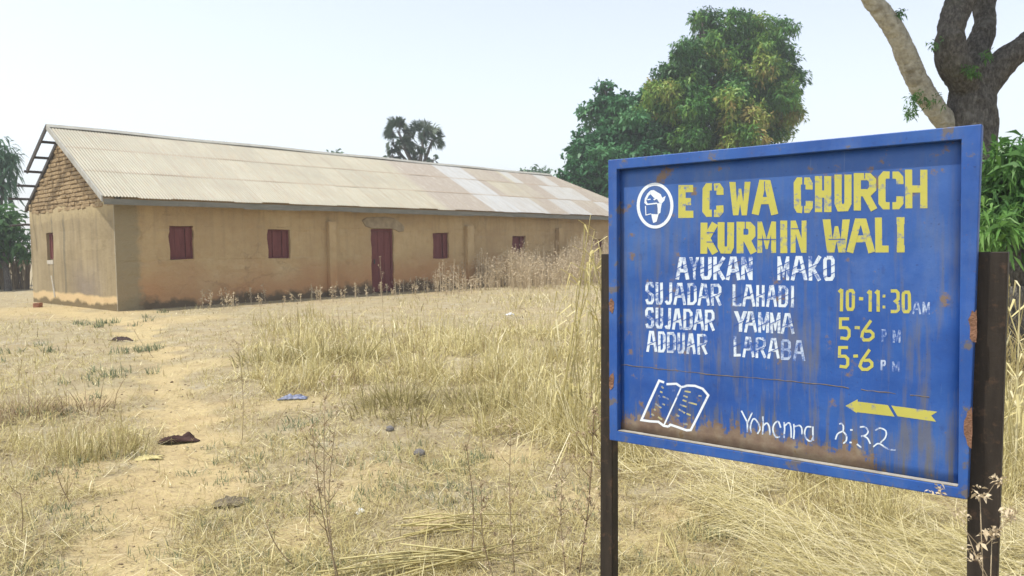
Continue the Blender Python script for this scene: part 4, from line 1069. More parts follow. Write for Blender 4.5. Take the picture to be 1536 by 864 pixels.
# far treeline at the right
for i, (x, y, rx, ry, D) in enumerate(((1560, 375, 40, 22, 70), (1520, 378, 24, 14, 75))):
    tree('distant_tree', ('rounded blue green tree far off at the right edge', 'low blue green tree far off just right of the right post')[i], 'tree', base_of(at(x, 392, D)), [pxblob(x, y, rx, ry, D)], 6, .8, 5, .4, .2, GREEN_D, lambda P, B, rng: np.clip(.3 + .5 * rng.random(len(P)), 0, 1), 50 + i, .2)
# cane fence at the left edge
D = 31
f0, f1 = base_of(at(-110, 440, D)), base_of(at(43, 440, D))
fen = thing('cane_fence', 'dry brown cane and stalk fence left of the grey gable wall', 'fence', f0)
rng = np.random.default_rng(5); V, T = [], []
for i in range(520):
    p = f0 + (f1 - f0) * rng.random() - f0 + np.array([0, rng.normal() * .12, -.05]); h = rng.uniform(1.1, 1.75); w = rng.uniform(.012, .03)
    t_ = p + np.array([rng.normal() * .16, rng.normal() * .1, h]); V += [p - [w, 0, 0], p + [w, 0, 0], t_ + [w * .6, 0, 0], t_ - [w * .6, 0, 0]]; T += [rng.uniform(0, .75)] * 4
obj('cane', raw_mesh('cane', np.array(V), np.full(len(V) // 4, 4), np.arange(len(V)), np.array(T)), FENCE, fen)
V, T = [], []
for i in range(700):   # straw capping
    p = (f1 - f0) * rng.random() + np.array([0, rng.normal() * .2, 1.62 + rng.normal() * .12]); d = np.array([rng.normal(), rng.normal(), -.5 * rng.random()]); d = d / np.linalg.norm(d) * rng.uniform(.2, .5)
    w = np.array([0, 0, .012]); V += [p - w, p + d - w * .5, p + d + w * .5, p + w]; T += [rng.uniform(.4, 1)] * 4
obj('thatch', raw_mesh('thatch', np.array(V), np.full(len(V) // 4, 4), np.arange(len(V)), np.array(T)), FENCE, fen)
m = MB(); 
for q in (.02, .35, .7, .98):
    p = (f1 - f0) * q; m.tube([p + np.array([0, .1, -.2]), p + np.array([.03, .1, 1.7])], [.05, .04], 7)
for z in (.6, 1.25): m.tube([np.array([0, .06, z]), (f1 - f0) + np.array([0, .06, z + .03])], .025, 6)
m.build('frame', DARKWOOD, fen)

# ================================================================== GRASS AND WEEDS
STRAW = leaf_mat('dry_grass', [(0, (.17, .13, .055)), (.3, (.34, .265, .12)), (.6, (.50, .43, .185)), (.85, (.64, .57, .29)), (1, (.76, .69, .45))], .25, .75, .15)
SPROUT = leaf_mat('green_shoots', [(0, (.11, .14, .075)), (.5, (.19, .23, .125)), (1, (.34, .35, .21))], .25, .6, .2)
OLIVE = leaf_mat('olive_scrub', [(0, (.15, .13, .05)), (.5, (.29, .25, .10)), (1, (.48, .42, .19))], .25, .7, .15)
WEED = leaf_mat('dry_weed', [(0, (.20, .135, .08)), (.5, (.40, .31, .19)), (1, (.60, .50, .34))], .15, .85, .1)

def blades(name, P, h, w, az, lean, bend, tint, mat, zoff=-.015):
    """curved tapering blades: 2 quads + a point"""
    n = len(P)
    dh = np.c_[np.cos(az), np.sin(az), np.zeros(n)]; sd = np.c_[-np.sin(az), np.cos(az), np.zeros(n)]
    tw = RNG.uniform(-1, 1, n)[:, None]; sd = sd + dh * tw; sd /= np.linalg.norm(sd, axis=1)[:, None]
    def pos(t):
        a = lean + bend * t
        return P + dh * (np.sin(a) * h * t)[:, None] + np.c_[np.zeros(n), np.zeros(n), np.cos(a) * h * t + zoff]
    p0, p1, p2, p3 = pos(0.0), pos(.4), pos(.75), pos(1.0)
    W = w[:, None] * .5
    V = np.stack([p0 - sd * W, p0 + sd * W, p1 - sd * W * .9, p1 + sd * W * .9, p2 - sd * W * .6, p2 + sd * W * .6, p3], 1).reshape(-1, 3)
    b = (np.arange(n) * 7)[:, None]
    F = (b + np.array([[0, 1, 3, 2, 2, 3, 5, 4, 4, 5, 6]])).ravel()
    me = raw_mesh(name, V, np.tile([4, 4, 3], n), F, np.repeat(np.clip(tint, 0, 1), 7))
    return obj(name, me, mat)
def scatter(n, zmin, zmax, spread=.78):
    """random ground points in the wedge in front of the camera, about even in the picture"""
    z = 1 / RNG.uniform(1 / zmax, 1 / zmin, n) ** 1.0
    u = RNG.uniform(-spread, spread, n)
    return np.c_[u * z, z]
def in_house(x, y, mar=.05):
    u = (x - C0[0]) * LV[0] + (y - C0[1]) * LV[1]; v = (x - C0[0]) * WV[0] + (y - C0[1]) * WV[1]
    return (u > -mar) & (u < 24.6) & (v > -mar) & (v < 6.6)
def behind_house(x, y):
    u = (x - C0[0]) * LV[0] + (y - C0[1]) * LV[1]; v = (x - C0[0]) * WV[0] + (y - C0[1]) * WV[1]
    return (u > -2) & (u < 26) & (v > -mar_) if False else (u > 1.0) & (u < 26) & (v > -.05)
R_MAIN = [(345, 545), (360, 505), (420, 482), (560, 466), (700, 452), (905, 430), (1600, 400), (1700, 640), (1500, 800), (1330, 790), (1180, 765), (1020, 735), (930, 690), (860, 655), (760, 640), (690, 625), (560, 612), (470, 592), (390, 572)]
R_LEFT1 = [(-200, 490), (130, 480), (190, 500), (120, 530), (40, 560), (-200, 575)]
R_LEFT2 = [(-200, 585), (60, 575), (130, 610), (150, 660), (120, 700), (-200, 720)]
R_SIGN = [(905, 690), (1000, 710), (1180, 770), (1330, 800), (1500, 815), (1700, 760), (1800, 1000), (1100, 1000), (1090, 880), (1040, 800), (960, 760), (905, 750)]
R_FAR = [(560, 446), (690, 436), (905, 420), (905, 458), (700, 452), (600, 458)]
R_PALE = [(480, 460), (720, 455), (905, 470), (905, 500), (700, 500), (520, 490)]
SHOOTS = [(150, 563, 40, 9), (430, 690, 40, 26), (330, 690, 50, 22), (130, 700, 60, 24), (60, 795, 60, 20), (540, 742, 60, 22), (720, 690, 26, 14), (620, 735, 60, 22), (860, 745, 40, 16), (380, 842, 70, 12), (20, 858, 50, 14), (300, 800, 70, 14),
          (570, 690, 40, 14), (700, 745, 40, 14), (450, 640, 40, 14), (200, 480, 40, 5), (230, 520, 24, 5), (680, 700, 60, 18), (1060, 790, 40, 16), (80, 620, 60, 20), (30, 530, 50, 12), (420, 760, 50, 16), (1000, 855, 90, 12), (480, 850, 60, 14)]
def regions(xy):
    P = np.c_[xy, terr(xy[:, 0], xy[:, 1])]
    px, py, d = proj(P)
    s = np.clip(6 / d, .25, 1.6)
    jx = (fbm(xy[:, 0] * .9, xy[:, 1] * .9, 71, 4) - .5) * 330 * s; jy = (fbm(xy[:, 0] * .9, xy[:, 1] * .9, 77, 4) - .5) * 100 * s
    return P, px + jx, py + jy, px, py, d
def local_scale(d): return np.clip(d / 5.0, .75, 3.2)     # far blades a little wider, so they do not vanish between samples

# --- tall golden grass
xy = scatter(420000, 2.6, 34)
P, jx, jy, px, py, d = regions(xy)
mn = in_poly(jx, jy, R_MAIN); pale = in_poly(jx, jy, R_PALE); far_ = in_poly(px + (jx - px) * .4, py + (jy - py) * .3, R_FAR); l1 = in_poly(jx, jy, R_LEFT1); l2 = in_poly(jx, jy, R_LEFT2); sg = in_poly(jx, jy, R_SIGN)
clump = fbm(xy[:, 0] * 1.6, xy[:, 1] * 1.6, 81, 3); clump2 = fbm(xy[:, 0] * 4.5, xy[:, 1] * 4.5, 83, 2)
bare = bare_mask(xy[:, 0], xy[:, 1])
dens = np.where(mn, .95, 0) * (.12 + 1.1 * sstep(.36, .6, clump)) * (.35 + .9 * sstep(.3, .6, clump2)); dens = np.where(pale, dens * .45, dens)
dens = np.where(far_, np.maximum(dens, .8), dens); dens = np.maximum(dens, np.where(l1, .30, 0) * sstep(.42, .6, clump)); dens = np.maximum(dens, np.where(l2, .5, 0) * sstep(.38, .55, clump)); dens = np.maximum(dens, np.where(sg, .30, 0) * sstep(.3, .6, clump2))
dens = np.maximum(dens, .16 * sstep(.48, .64, clump2) + .02)
dens *= 1 - .93 * sstep(.25, .6, bare)
dens *= np.where(in_house(xy[:, 0], xy[:, 1], .12) | behind_house(xy[:, 0], xy[:, 1]), 0, 1)
dens *= np.clip(d / 7.0, .35, 1)
keep = RNG.random(len(xy)) < dens * .8
def pick(*a): return [q[keep] for q in a]
P, d, clump, clump2, mn, sg, pxk, pyk, l1, l2, pale = pick(P, d, clump, clump2, mn, sg, px, py, l1, l2, pale)
n = len(P)
hb = np.where(mn, .10 + .30 * sstep(.38, .7, clump) * (.6 + .8 * clump2), .13); hb = np.where(pale, .16, hb); hb = np.where(sg & ~mn, .13 + .08 * clump, hb); hb = np.where(l1, .16, hb); hb = np.where(l2, .22, hb)
h = hb * RNG.uniform(.5, 1.25, n); h = np.where(RNG.random(n) < .04, h * 1.6, h)
az = RNG.uniform(0, 2 * np.pi, n); az = np.where(RNG.random(n) < .3, 4.5 * fbm(P[:, 0] * 1.1, P[:, 1] * 1.1, 91, 2) + RNG.normal(size=n) * .5, az)
lean = np.abs(RNG.normal(0, .72, n)) + np.where(sg & ~mn, .6, .1); bend = RNG.uniform(-.6, 1.9, n)
tint = .56 + .7 * (clump2 - .5) + .5 * (clump - .5) + RNG.normal(0, .19, n) - .2 * (RNG.random(n) < .25)
tag(blades('dry_grass', P, h, RNG.uniform(.0026, .0055, n) * local_scale(d), az, lean, bend, tint, STRAW), 'knee high golden dry grass filling the yard between the sign and the church', 'grass', None, 'stuff')

kk = RNG.random(n) < np.where(mn, .07, .015); P2 = P[kk]; n2_ = len(P2)
tag(blades('bent_straw', P2, h[kk] * RNG.uniform(1.1, 1.9, n2_), RNG.uniform(.004, .0075, n2_) * local_scale(d[kk]), RNG.uniform(0, 6.28, n2_), np.abs(RNG.normal(.1, .35, n2_)), RNG.uniform(.6, 2.4, n2_), RNG.uniform(.72, 1.05, n2_), STRAW), 'long pale bent straws standing out of the golden dry grass', 'grass', None, 'stuff')
# --- short stubble and flat straw litter over the whole yard
xy = scatter(620000, 2.4, 30); P, jx, jy, px, py, d = regions(xy); bare = bare_mask(xy[:, 0], xy[:, 1])
c1 = fbm(xy[:, 0] * 3.2, xy[:, 1] * 3.2, 101, 3); sg = in_poly(jx, jy, R_SIGN)
dens = (.22 + .8 * sstep(.38, .62, c1)) * (1 - .86 * sstep(.2, .8, bare)); dens = np.where(sg, np.maximum(dens, .45), dens)
dens *= np.where(in_house(xy[:, 0], xy[:, 1]) | behind_house(xy[:, 0], xy[:, 1]), 0, 1)
keep = RNG.random(len(xy)) < dens * .5; P, d, c1, sg = pick(P, d, c1, sg); n = len(P)
h = RNG.uniform(.02, .10, n); lean = RNG.uniform(.35, 1.5, n)
tag(blades('stubble', P, h, RNG.uniform(.0018, .004, n) * local_scale(d), RNG.uniform(0, 6.28, n), lean, RNG.uniform(0, .5, n), .48 + .5 * (c1 - .5) + RNG.normal(0, .26, n), STRAW, -.004), 'short dry stubble and chaff on the bare soil of the yard', 'stubble', None, 'stuff')
xy = scatter(260000, 2.4, 18); P, jx, jy, px, py, d = regions(xy); bare = bare_mask(xy[:, 0], xy[:, 1]); sg = in_poly(jx, jy, R_SIGN)
c1 = fbm(xy[:, 0] * 2.0, xy[:, 1] * 2.0, 111, 3)
dens = (.10 + .35 * sstep(.42, .65, c1)) * (1 - .82 * sstep(.2, .8, bare)) + .02; dens = np.where(sg, np.maximum(dens, .15 + .6 * sstep(.3, .62, fbm(xy[:, 0] * 5, xy[:, 1] * 5, 117, 2))), dens)
dens *= np.where(in_house(xy[:, 0], xy[:, 1]), 0, 1)
keep = RNG.random(len(xy)) < dens * .5; P, d, sg = pick(P, d, sg); n = len(P)
P[:, 2] += RNG.uniform(.004, .03, n) + np.where(sg, RNG.uniform(0, .07, n), 0)
h = np.where(sg, RNG.uniform(.1, .42, n), RNG.uniform(.03, .16, n) * np.where(RNG.random(n) < .12, 2, 1)); az = np.where(sg, RNG.normal(2.75, .75, n), RNG.uniform(0, 6.28, n))
tag(blades('straw_litter', P, h, RNG.uniform(.0022, .0062, n) * local_scale(d), az, RNG.normal(1.42, .14, n), RNG.uniform(-.25, .35, n), np.where(sg, .80, .64) + RNG.normal(0, .24, n), STRAW, 0), 'loose pale straw lying flat on the ground below the sign', 'straw', None, 'stuff')

# --- clods and grit
xy = scatter(9000, 2.5, 12); nn_ = len(xy); dd_ = xy[:, 1]; keep = RNG.random(nn_) < .35 + .65 * sstep(.5, .65, fbm(xy[:, 0] * 3, xy[:, 1] * 3, 141, 3)); xy = xy[keep]; nn_ = len(xy)
ico = np.array([(0, 0, 1.), (.9, 0, .3), (.28, .85, .3), (-.73, .53, .3), (-.73, -.53, .3), (.28, -.85, .3), (0, 0, -.6)]); fi = np.array([(0, 1, 2), (0, 2, 3), (0, 3, 4), (0, 4, 5), (0, 5, 1), (6, 2, 1), (6, 3, 2), (6, 4, 3), (6, 5, 4), (6, 1, 5)])
r_ = (.003 + .012 * RNG.random(nn_) ** 4)[:, None, None] * np.clip(xy[:, 1] / 5, .8, 1.6)[:, None, None]
V = (ico[None] * (1 + .5 * (RNG.random((nn_, 7, 3)) - .5)) * r_ * np.array([1, 1, .7])) + np.c_[xy, terr(xy[:, 0], xy[:, 1])][:, None, :]
F = (fi[None] + (np.arange(nn_) * 7)[:, None, None]).reshape(-1)
CLOD = leaf_mat('soil_clods', [(0, (.16, .12, .075)), (.5, (.31, .235, .14)), (1, (.46, .38, .25))], .0, .95, .1)
tag(obj('clods', raw_mesh('clods', V.reshape(-1, 3), np.full(nn_ * 10, 3), F, np.repeat(RNG.random(nn_), 7)), CLOD), 'small clods and grit scattered over the dry soil', 'soil', None, 'stuff')

# --- small green shoots
PS = []
for cx, cy, rx, ry in SHOOTS:
    a, b = gnd(cx - rx, cy)[:2], gnd(cx + rx, cy)[:2]; c_, e_ = gnd(cx, cy - ry)[:2], gnd(cx, cy + ry)[:2]
    w = np.linalg.norm(b - a) / 2; l = np.linalg.norm(c_ - e_) / 2; cen = gnd(cx, cy)[:2]
    for j in range(10):
        cc = cen + RNG.normal(size=2) * [w * .7, l * .8]; k_ = RNG.integers(4, 16)
        PS.append(cc + RNG.normal(size=(k_, 2)) * np.array([.06, .05]) * max(1, w * 1.2))
PS = np.concatenate(PS); P = np.c_[PS, terr(PS[:, 0], PS[:, 1])]; n = len(P); d = P[:, 1]
P = np.repeat(P, 2, 0) + np.c_[RNG.normal(size=(2 * n, 2)) * .008, np.zeros(2 * n)]; d = np.repeat(d, 2); n *= 2
tag(blades('green_shoots', P, RNG.uniform(.035, .11, n) * np.clip(d / 6, .8, 1.6), RNG.uniform(.0035, .007, n) * local_scale(d), RNG.uniform(0, 6.28, n), RNG.uniform(0, .45, n), RNG.uniform(0, .6, n), RNG.uniform(.1, .95, n), SPROUT), 'small grey green shoots sprouting in patches among the straw', 'grass', None, 'stuff')

# --- rank dry weeds in front of the church wall
def weeds_field(name, P, h, tintc, mat, leaves=26, leafl=.05):
    n = len(P); st_az = RNG.uniform(0, 6.28, n); ln = RNG.uniform(0, .16, n)
    dh = np.c_[np.cos(st_az) * np.sin(ln), np.sin(st_az) * np.sin(ln), np.cos(ln)]
    V, Sz, F, T = [], [], [], []
    w = RNG.uniform(.004, .007, n)[:, None] * np.clip(P[:, 1:2] / 9, 1, 2.4); sd = np.c_[np.cos(st_az + 1.5), np.sin(st_az + 1.5) * .3, np.zeros(n)]
    top = P + dh * h[:, None]
    S4 = np.stack([P - sd * w, P + sd * w, top + sd * w * .4, top - sd * w * .4], 1).reshape(-1, 3)
    tt = np.repeat(np.clip(tintc + RNG.normal(0, .15, n), 0, 1), 4)
    N = n * leaves; idx = np.repeat(np.arange(n), leaves)
    s = RNG.beta(2.6, 1.3, N); b = P[idx] + dh[idx] * (h[idx] * s)[:, None]
    b += RNG.normal(size=(N, 3)) * (.10 * h[idx] * np.sin(np.pi * np.clip(s, 0, .97)))[:, None] * np.array([1, 1, .4])
    dd = RNG.normal(size=(N, 3)); dd[:, 2] += .4; dd /= np.linalg.norm(dd, axis=1)[:, None]
    l = leafl * RNG.uniform(.5, 1.5, N)[:, None]; r = RNG.normal(size=(N, 3)); sdl = np.cross(dd, r); sdl /= np.linalg.norm(sdl, axis=1)[:, None]
    Q = np.stack([b, b + dd * l * .5 + sdl * l * .22, b + dd * l, b + dd * l * .5 - sdl * l * .22], 1).reshape(-1, 3)
    V = np.r_[S4, Q]; T = np.r_[tt, np.repeat(np.clip(tintc + .1 + RNG.normal(0, .18, N), 0, 1), 4)]
    k_ = len(V) // 4
    return obj(name, raw_mesh(name, V, np.full(k_, 4), np.arange(len(V)), T), mat)
uu, vv = [], []
for i in range(4600):
    u = RNG.uniform(8.7, 24.5); dn = .12 + .88 * sstep(9.0, 14.0, u)
    v = -RNG.gamma(1.6, .8) - .25
    cl = fbm(u * 1.1, v * 1.1, 121, 2)
    if RNG.random() < dn * sstep(.33, .55, cl): uu.append(u); vv.append(v)
for i in range(46):
    u = RNG.uniform(1.0, 8.5); uu.append(u); vv.append(-RNG.uniform(.5, 2.2))
uu, vv = np.array(uu), np.array(vv)
P = C0 + LV * uu[:, None] + WV * vv[:, None]; P[:, 2] = terr(P[:, 0], P[:, 1])
h = np.where(uu < 8.6, RNG.uniform(.2, .55, len(uu)), RNG.uniform(.55, 1.3, len(uu)) * (.6 + .5 * sstep(9.5, 15, uu)) * (.45 + 1.1 * fbm(uu * 1.4, vv * 1.4, 131, 2)))
tag(weeds_field('tall_dry_weeds', P, h, .82, WEED, 26, .05), 'tall brown dry weeds standing along the church wall right of the door', 'weeds', None, 'stuff')
# pale grass behind the board at the right edge
xy = np.c_[RNG.uniform(3.4, 14, 2600), RNG.uniform(5.5, 20, 2600)]; P = np.c_[xy, terr(xy[:, 0], xy[:, 1])]; px, py, d = proj(P)
keep = (px > 1350) & (px < 1800); P, d = pick(P, d); n = len(P)
tag(blades('tall_dry_grass', np.repeat(P, 5, 0) + np.c_[RNG.normal(size=(5 * n, 2)) * .09, np.zeros(5 * n)], RNG.uniform(.35, 1.15, 5 * n), RNG.uniform(.004, .008, 5 * n) * np.repeat(local_scale(d), 5), RNG.uniform(0, 6.28, 5 * n), np.abs(RNG.normal(0, .16, 5 * n)), RNG.uniform(0, .7, 5 * n), .4 + RNG.normal(0, .16, 5 * n), STRAW), 'tall dry grass behind the right post of the signboard', 'grass', None, 'stuff')
# olive scrub bush in the golden grass, and drier ones
def scrub(label, px_, py_, r, h, nst, mat, seed, tint=.45):
    g = np.random.default_rng(seed); c = gnd(px_, py_); f = np.array([c[0], c[1], float(terr(c[0], c[1]))])
    n = nst; a = g.uniform(0, 6.28, n); k7 = g.integers(0, 9, n); cx_, cy_ = g.normal(0, r * .5, 9), g.normal(0, r * .4, 9); rr = r * .38 * np.sqrt(g.random(n))
    P = np.c_[np.cos(a) * rr + cx_[k7], np.sin(a) * rr + cy_[k7], np.zeros(n)]; h = h * g.uniform(.5, 1.1, 9)[k7]
    o = blades('scrub_bush', P, h * g.uniform(.5, 1.15, n), g.uniform(.004, .008, n) * max(1, f[1] / 6), a + g.normal(0, .5, n), g.uniform(.05, 1.1, n), g.uniform(-.2, 1.3, n), tint + g.normal(0, .22, n), mat)
    o.location = f; tag(o, label, 'bush')
scrub('low olive green scrub bush in the golden grass left of the signboard', 638, 612, .75, .42, 1100, OLIVE, 1)
scrub('greenish grass clump in the golden grass below the first pilaster', 470, 542, .8, .42, 700, OLIVE, 2, .6)
scrub('brown dry grass tuft at the left edge of the picture', 45, 622, .6, .36, 600, WEED, 3, .35)
scrub('greenish brown tuft beside the sandy path on the left', 120, 680, .35, .22, 320, OLIVE, 4, .55)

# --- tall reed clump just left of the board
def reed_clump(label, seed, foot_px, stalks, spread):
    g = np.random.default_rng(seed); c = gnd(*foot_px); f = np.array([c[0], c[1], float(terr(c[0], c[1]))])
    root = thing('reed_clump', label, 'tall grass', f)
    D_ = c[1]; m = MB(); V, T = [], []
    for tx, ty in stalks:
        q = at(tx, ty, D_ + g.normal() * .15) - f; b = np.array([g.normal() * spread, g.normal() * spread * .6, -.03])
        side = np.array([g.normal() * .06, g.normal() * .06, 0])
        cv = spline([b, b + (q - b) * .45 + side + [0, 0, .06], b + (q - b) * .85 + side * .6 + [0, 0, .04], q], 9)
        m = MB(); m.tube(cv, np.linspace(.0065, .0025, 9), 5)
        for j in range(5):
            i = g.integers(2, 9); p = np.array(cv[min(i, 8)]); L_ = g.uniform(.15, .42); az = g.uniform(0, 6.28)
            a0 = p; a1 = p + np.array([math.cos(az) * L_ * .35, math.sin(az) * L_ * .35, L_ * .22]); a2 = p + np.array([math.cos(az) * L_ * .55, math.sin(az) * L_ * .55, -L_ * g.uniform(.0, .7)])
            s_ = np.array([-math.sin(az), math.cos(az), .3]) * .007
            m.poly([a0 - s_ * .6, a0 + s_ * .6, a1 + s_, a1 - s_]); m.poly([a1 - s_, a1 + s_, a2 + s_ * .15, a2 - s_ * .15])
        me = m.build('stalk', STRAW, root, True).data
        at_ = me.attributes.new('tint', 'FLOAT', 'POINT'); at_.data.foreach_set('value', np.clip(g.uniform(.6, .95) + g.normal(0, .08, len(me.vertices)), 0, 1).astype(np.float32))
reed_clump('clump of tall pale bent reed stalks rising just left of the signboard', 5, (872, 655),
           [(886, 322), (892, 345), (876, 372), (903, 385), (868, 420), (899, 415), (845, 470), (853, 440), (830, 490), (858, 505), (893, 470), (880, 450), (868, 520), (902, 520), (838, 540), (888, 560), (850, 575), (820, 555), (893, 600), (872, 400), (897, 360), (884, 395)], .16)
reed_clump('shorter clump of pale bent stalks behind the right post of the signboard', 6, (1515, 700), [(1512, 460), (1530, 430), (1540, 520), (1522, 560), (1508, 600), (1550, 480), (1534, 610), (1500, 520)], .15)

# --- single dry weeds in the foreground
def dry_weed(label, base, top, seed, heads=8, leafy=0, col_t=.4, rad=.0032, side=.05, depth=None, mat=None):
    g = np.random.default_rng(seed)
    c = gnd(*base) if depth is None else None
    if depth is None: f = np.array([c[0], c[1], float(terr(c[0], c[1]))]); D_ = c @ np.array([0, 1., 0])
    else:
        p = at(top[0], top[1], depth); f = np.array([p[0], p[1], float(terr(p[0], p[1]))]); D_ = depth
    q = at(top[0], top[1], (np.array(f) - CAMP) @ _F) - f
    root = thing('dry_weed', label, 'weed', f, 0, 'single dry weeds in the foreground')
    m = MB(); b = np.array([0, 0, -.03]); sd = np.array([g.normal() * side * .5, g.normal() * side * .5, 0])
    cv = spline([b, b + (q - b) * .5 + sd, q], 9); m.tube(cv, np.linspace(rad, rad * .5, 9), 5)
    ends = [np.array(cv[-1])]
    for j in range(heads):
        i = g.integers(3, 9); p = np.array(cv[i]); L_ = g.uniform(.05, .16); az = g.uniform(0, 6.28)
        e_ = p + np.array([math.cos(az) * L_ * .55, math.sin(az) * L_ * .55, L_ * .75]); m.tube([p, (p + e_) / 2 + [0, 0, -.01], e_], [rad * .5, rad * .4, rad * .3], 4); ends.append(e_)
    o = m.build('stem', mat or WEED, root, True); me = o.data
    a = me.attributes.new('tint', 'FLOAT', 'POINT'); a.data.foreach_set('value', np.clip(col_t + g.normal(0, .1, len(me.vertices)), 0, 1).astype(np.float32))
    def tuft(nm, P_, sz):
        P_ = np.array(P_); obj(nm, rosette_mesh(nm, P_, np.tile([[0, 0, 1.]], (len(P_), 1)), np.full(len(P_), sz), 4, .45, .1, np.clip(col_t + .25 + g.normal(0, .15, len(P_)), 0, 1), g), mat or WEED, root)
    for e_ in ends: tuft('seed_head', [e_ + g.normal(size=3) * .007 for j in range(6)], .013)
    for j in range(leafy):
        i = g.integers(2, 9); tuft('dry_leaf', [np.array(cv[i]) + g.normal(size=3) * .006], .02)
for i, a in enumerate((
    ('tallest pale dry weed with a feathery head in the middle foreground', (507, 872), (487, 600), 9, 8, .55, .0036),
    ('reddish leafed dry weed leaning beside the tallest foreground weed', (512, 868), (468, 640), 8, 14, .35, .0034),
    ('slender dry weed with a bushy head right of the tallest foreground weed', (504, 860), (505, 620), 7, 6, .55, .003),
    ('bare thin dark weed stalk left of the two straight weeds before the sign', (706, 838), (700, 672), 3, 4, .15, .003),
    ('straight thin weed with a small forked top halfway to the signpost', (772, 846), (766, 640), 6, 8, .35, .003),
    ('short crooked reddish weed between the two straight thin weeds', (744, 863), (722, 725), 5, 8, .25, .003),
    ('tall reddish branching weed close to the left post of the signboard', (866, 862), (891, 618), 14, 30, .18, .0036),
    ('short brown branching weed left of the reddish weed by the left post', (850, 858), (843, 700), 12, 22, .4, .003),
    ('thin weed standing close against the left post of the signboard', (893, 850), (898, 690), 8, 14, .4, .0028),
    ('thin bare weed in the grass below the first church window', (363, 652), (357, 516), 5, 6, .5, .0032),
    ('leaning bare twig in the pale ground below the corner of the church', (232, 532), (195, 486), 2, 0, .55, .004),
    ('slim pale weed standing in front of the maroon church door', (577, 515), (570, 385), 4, 4, .6, .0042),
    ('curved dry weed stalk left of the maroon church door', (520, 520), (505, 452), 4, 8, .7, .004),
    ('leaning dark twig at the bottom left beside the sandy path', (113, 760), (84, 705), 1, 0, .1, .003),
    ('thin upright weed stalk at the bottom left corner', (31, 812), (31, 742), 2, 2, .2, .0028),
    ('leaning reddish twig in the bottom foreground left of the tallest weed', (455, 850), (398, 785), 2, 2, .15, .003),
    ('short dark weed stalk on the pale soil left of the tallest weed', (463, 800), (466, 745), 2, 2, .15, .003))):
    dry_weed(a[0], a[1], a[2], 60 + i, a[3], a[4], a[5], a[6])
dry_weed('pale dry weed with round seed heads in front of the right post', None, (1470, 745), 90, 9, 6, .7, .0018, .02, 1.6)
dry_weed('second pale dry weed with round seed heads at the bottom right corner', None, (1488, 800), 91, 8, 8, .7, .0018, .02, 1.56)

# ================================================================== LITTER
def on_ground(px_, py_): c = gnd(px_, py_); c = gnd(px_, py_, float(terr(c[0], c[1]))); return np.array([c[0], c[1], float(terr(c[0], c[1]))])
def crumple(name, label, cat, px_, py_, lx, ly, hz, mat, seed, rot=0, lift=.6, parts=None):
    f = on_ground(px_, py_); g = np.random.default_rng(seed); nx, ny = 22, 14; bm = bmesh.new(); vs = []
    for i in range(nx):
        for j in range(ny):
            u, v = i / (nx - 1) * 2 - 1, j / (ny - 1) * 2 - 1; edge = 1 + .7 * (float(fbm(u * 2 + seed, v * 2, seed, 3)) - .5)
            z = hz * (.25 + .9 * abs(2 * float(fbm(u * 1.6 + seed * 3 + v * .5, v * 2.6, seed + 5, 3)) - 1) + .55 * float(fbm(u * 4.5, v * 5.5, seed + 8, 2)) * (1 - u * u)) * (1 - lift * max(abs(u), abs(v)) ** 2)
            vs.append(bm.verts.new((u * lx * edge + .1 * ly * math.sin(v * 3 + seed), v * ly * edge * (1 - .25 * u * u), max(z, .002))))
    for i in range(nx - 1):
        for j in range(ny - 1): bm.faces.new((vs[i * ny + j], vs[(i + 1) * ny + j], vs[(i + 1) * ny + j + 1], vs[i * ny + j + 1]))
    me = bpy.data.meshes.new(name); bm.to_mesh(me); bm.free()
    o = obj(name, me, mat, None, True); o.location = f; o.rotation_euler = (0, 0, rot)
    md = o.modifiers.new('solid', 'SOLIDIFY'); md.thickness = .006
    tag(o, label, cat); return o
crumple('rag', 'dark reddish brown crumpled rag lying on the sandy path', 'rag', 268, 663, .145, .06, .085, plain('brown_rag', (.055, .03, .025), .95, .6, 14, .3), 3, .15)
crumple('dry_leaf', 'pale yellow dried leaf lying on the path below the rag', 'leaf', 222, 689, .085, .05, .035, plain('dry_leaf', (.50, .43, .20), .9, .25, 20), 5, .3)
crumple('plastic_bag', 'blue and grey flattened plastic bag on the ground at the edge of the golden grass', 'bag', 441, 599, .13, .06, .06, plain('blue_bag', (.17, .19, .27), .5, .9, 22), 8, .1)
crumple('paper_scrap', 'small white litter scrap in the grass near the church', 'litter', 765, 472, .08, .06, .07, plain('pale_scrap', (.6, .62, .64), .7, .15, 9), 9, .4)
crumple('plastic_scrap', 'tiny white plastic scrap beside the tallest foreground weed', 'litter', 541, 770, .028, .014, .03, plain('white_scrap', (.75, .76, .74), .5, .1, 9), 12, .9)
crumple('dark_rag', 'small dark scrap of cloth on the pale ground in front of the church corner', 'rag', 182, 512, .18, .07, .10, plain('dark_rag', (.06, .04, .035), .95, .4, 9), 14, .1)
crumple('dung_pat', 'grey brown ridged dung pat at the right edge of the path', 'dung', 347, 757, .10, .075, .05, plain('dung', (.18, .15, .10), .95, .5, 26, .6), 17, .5)
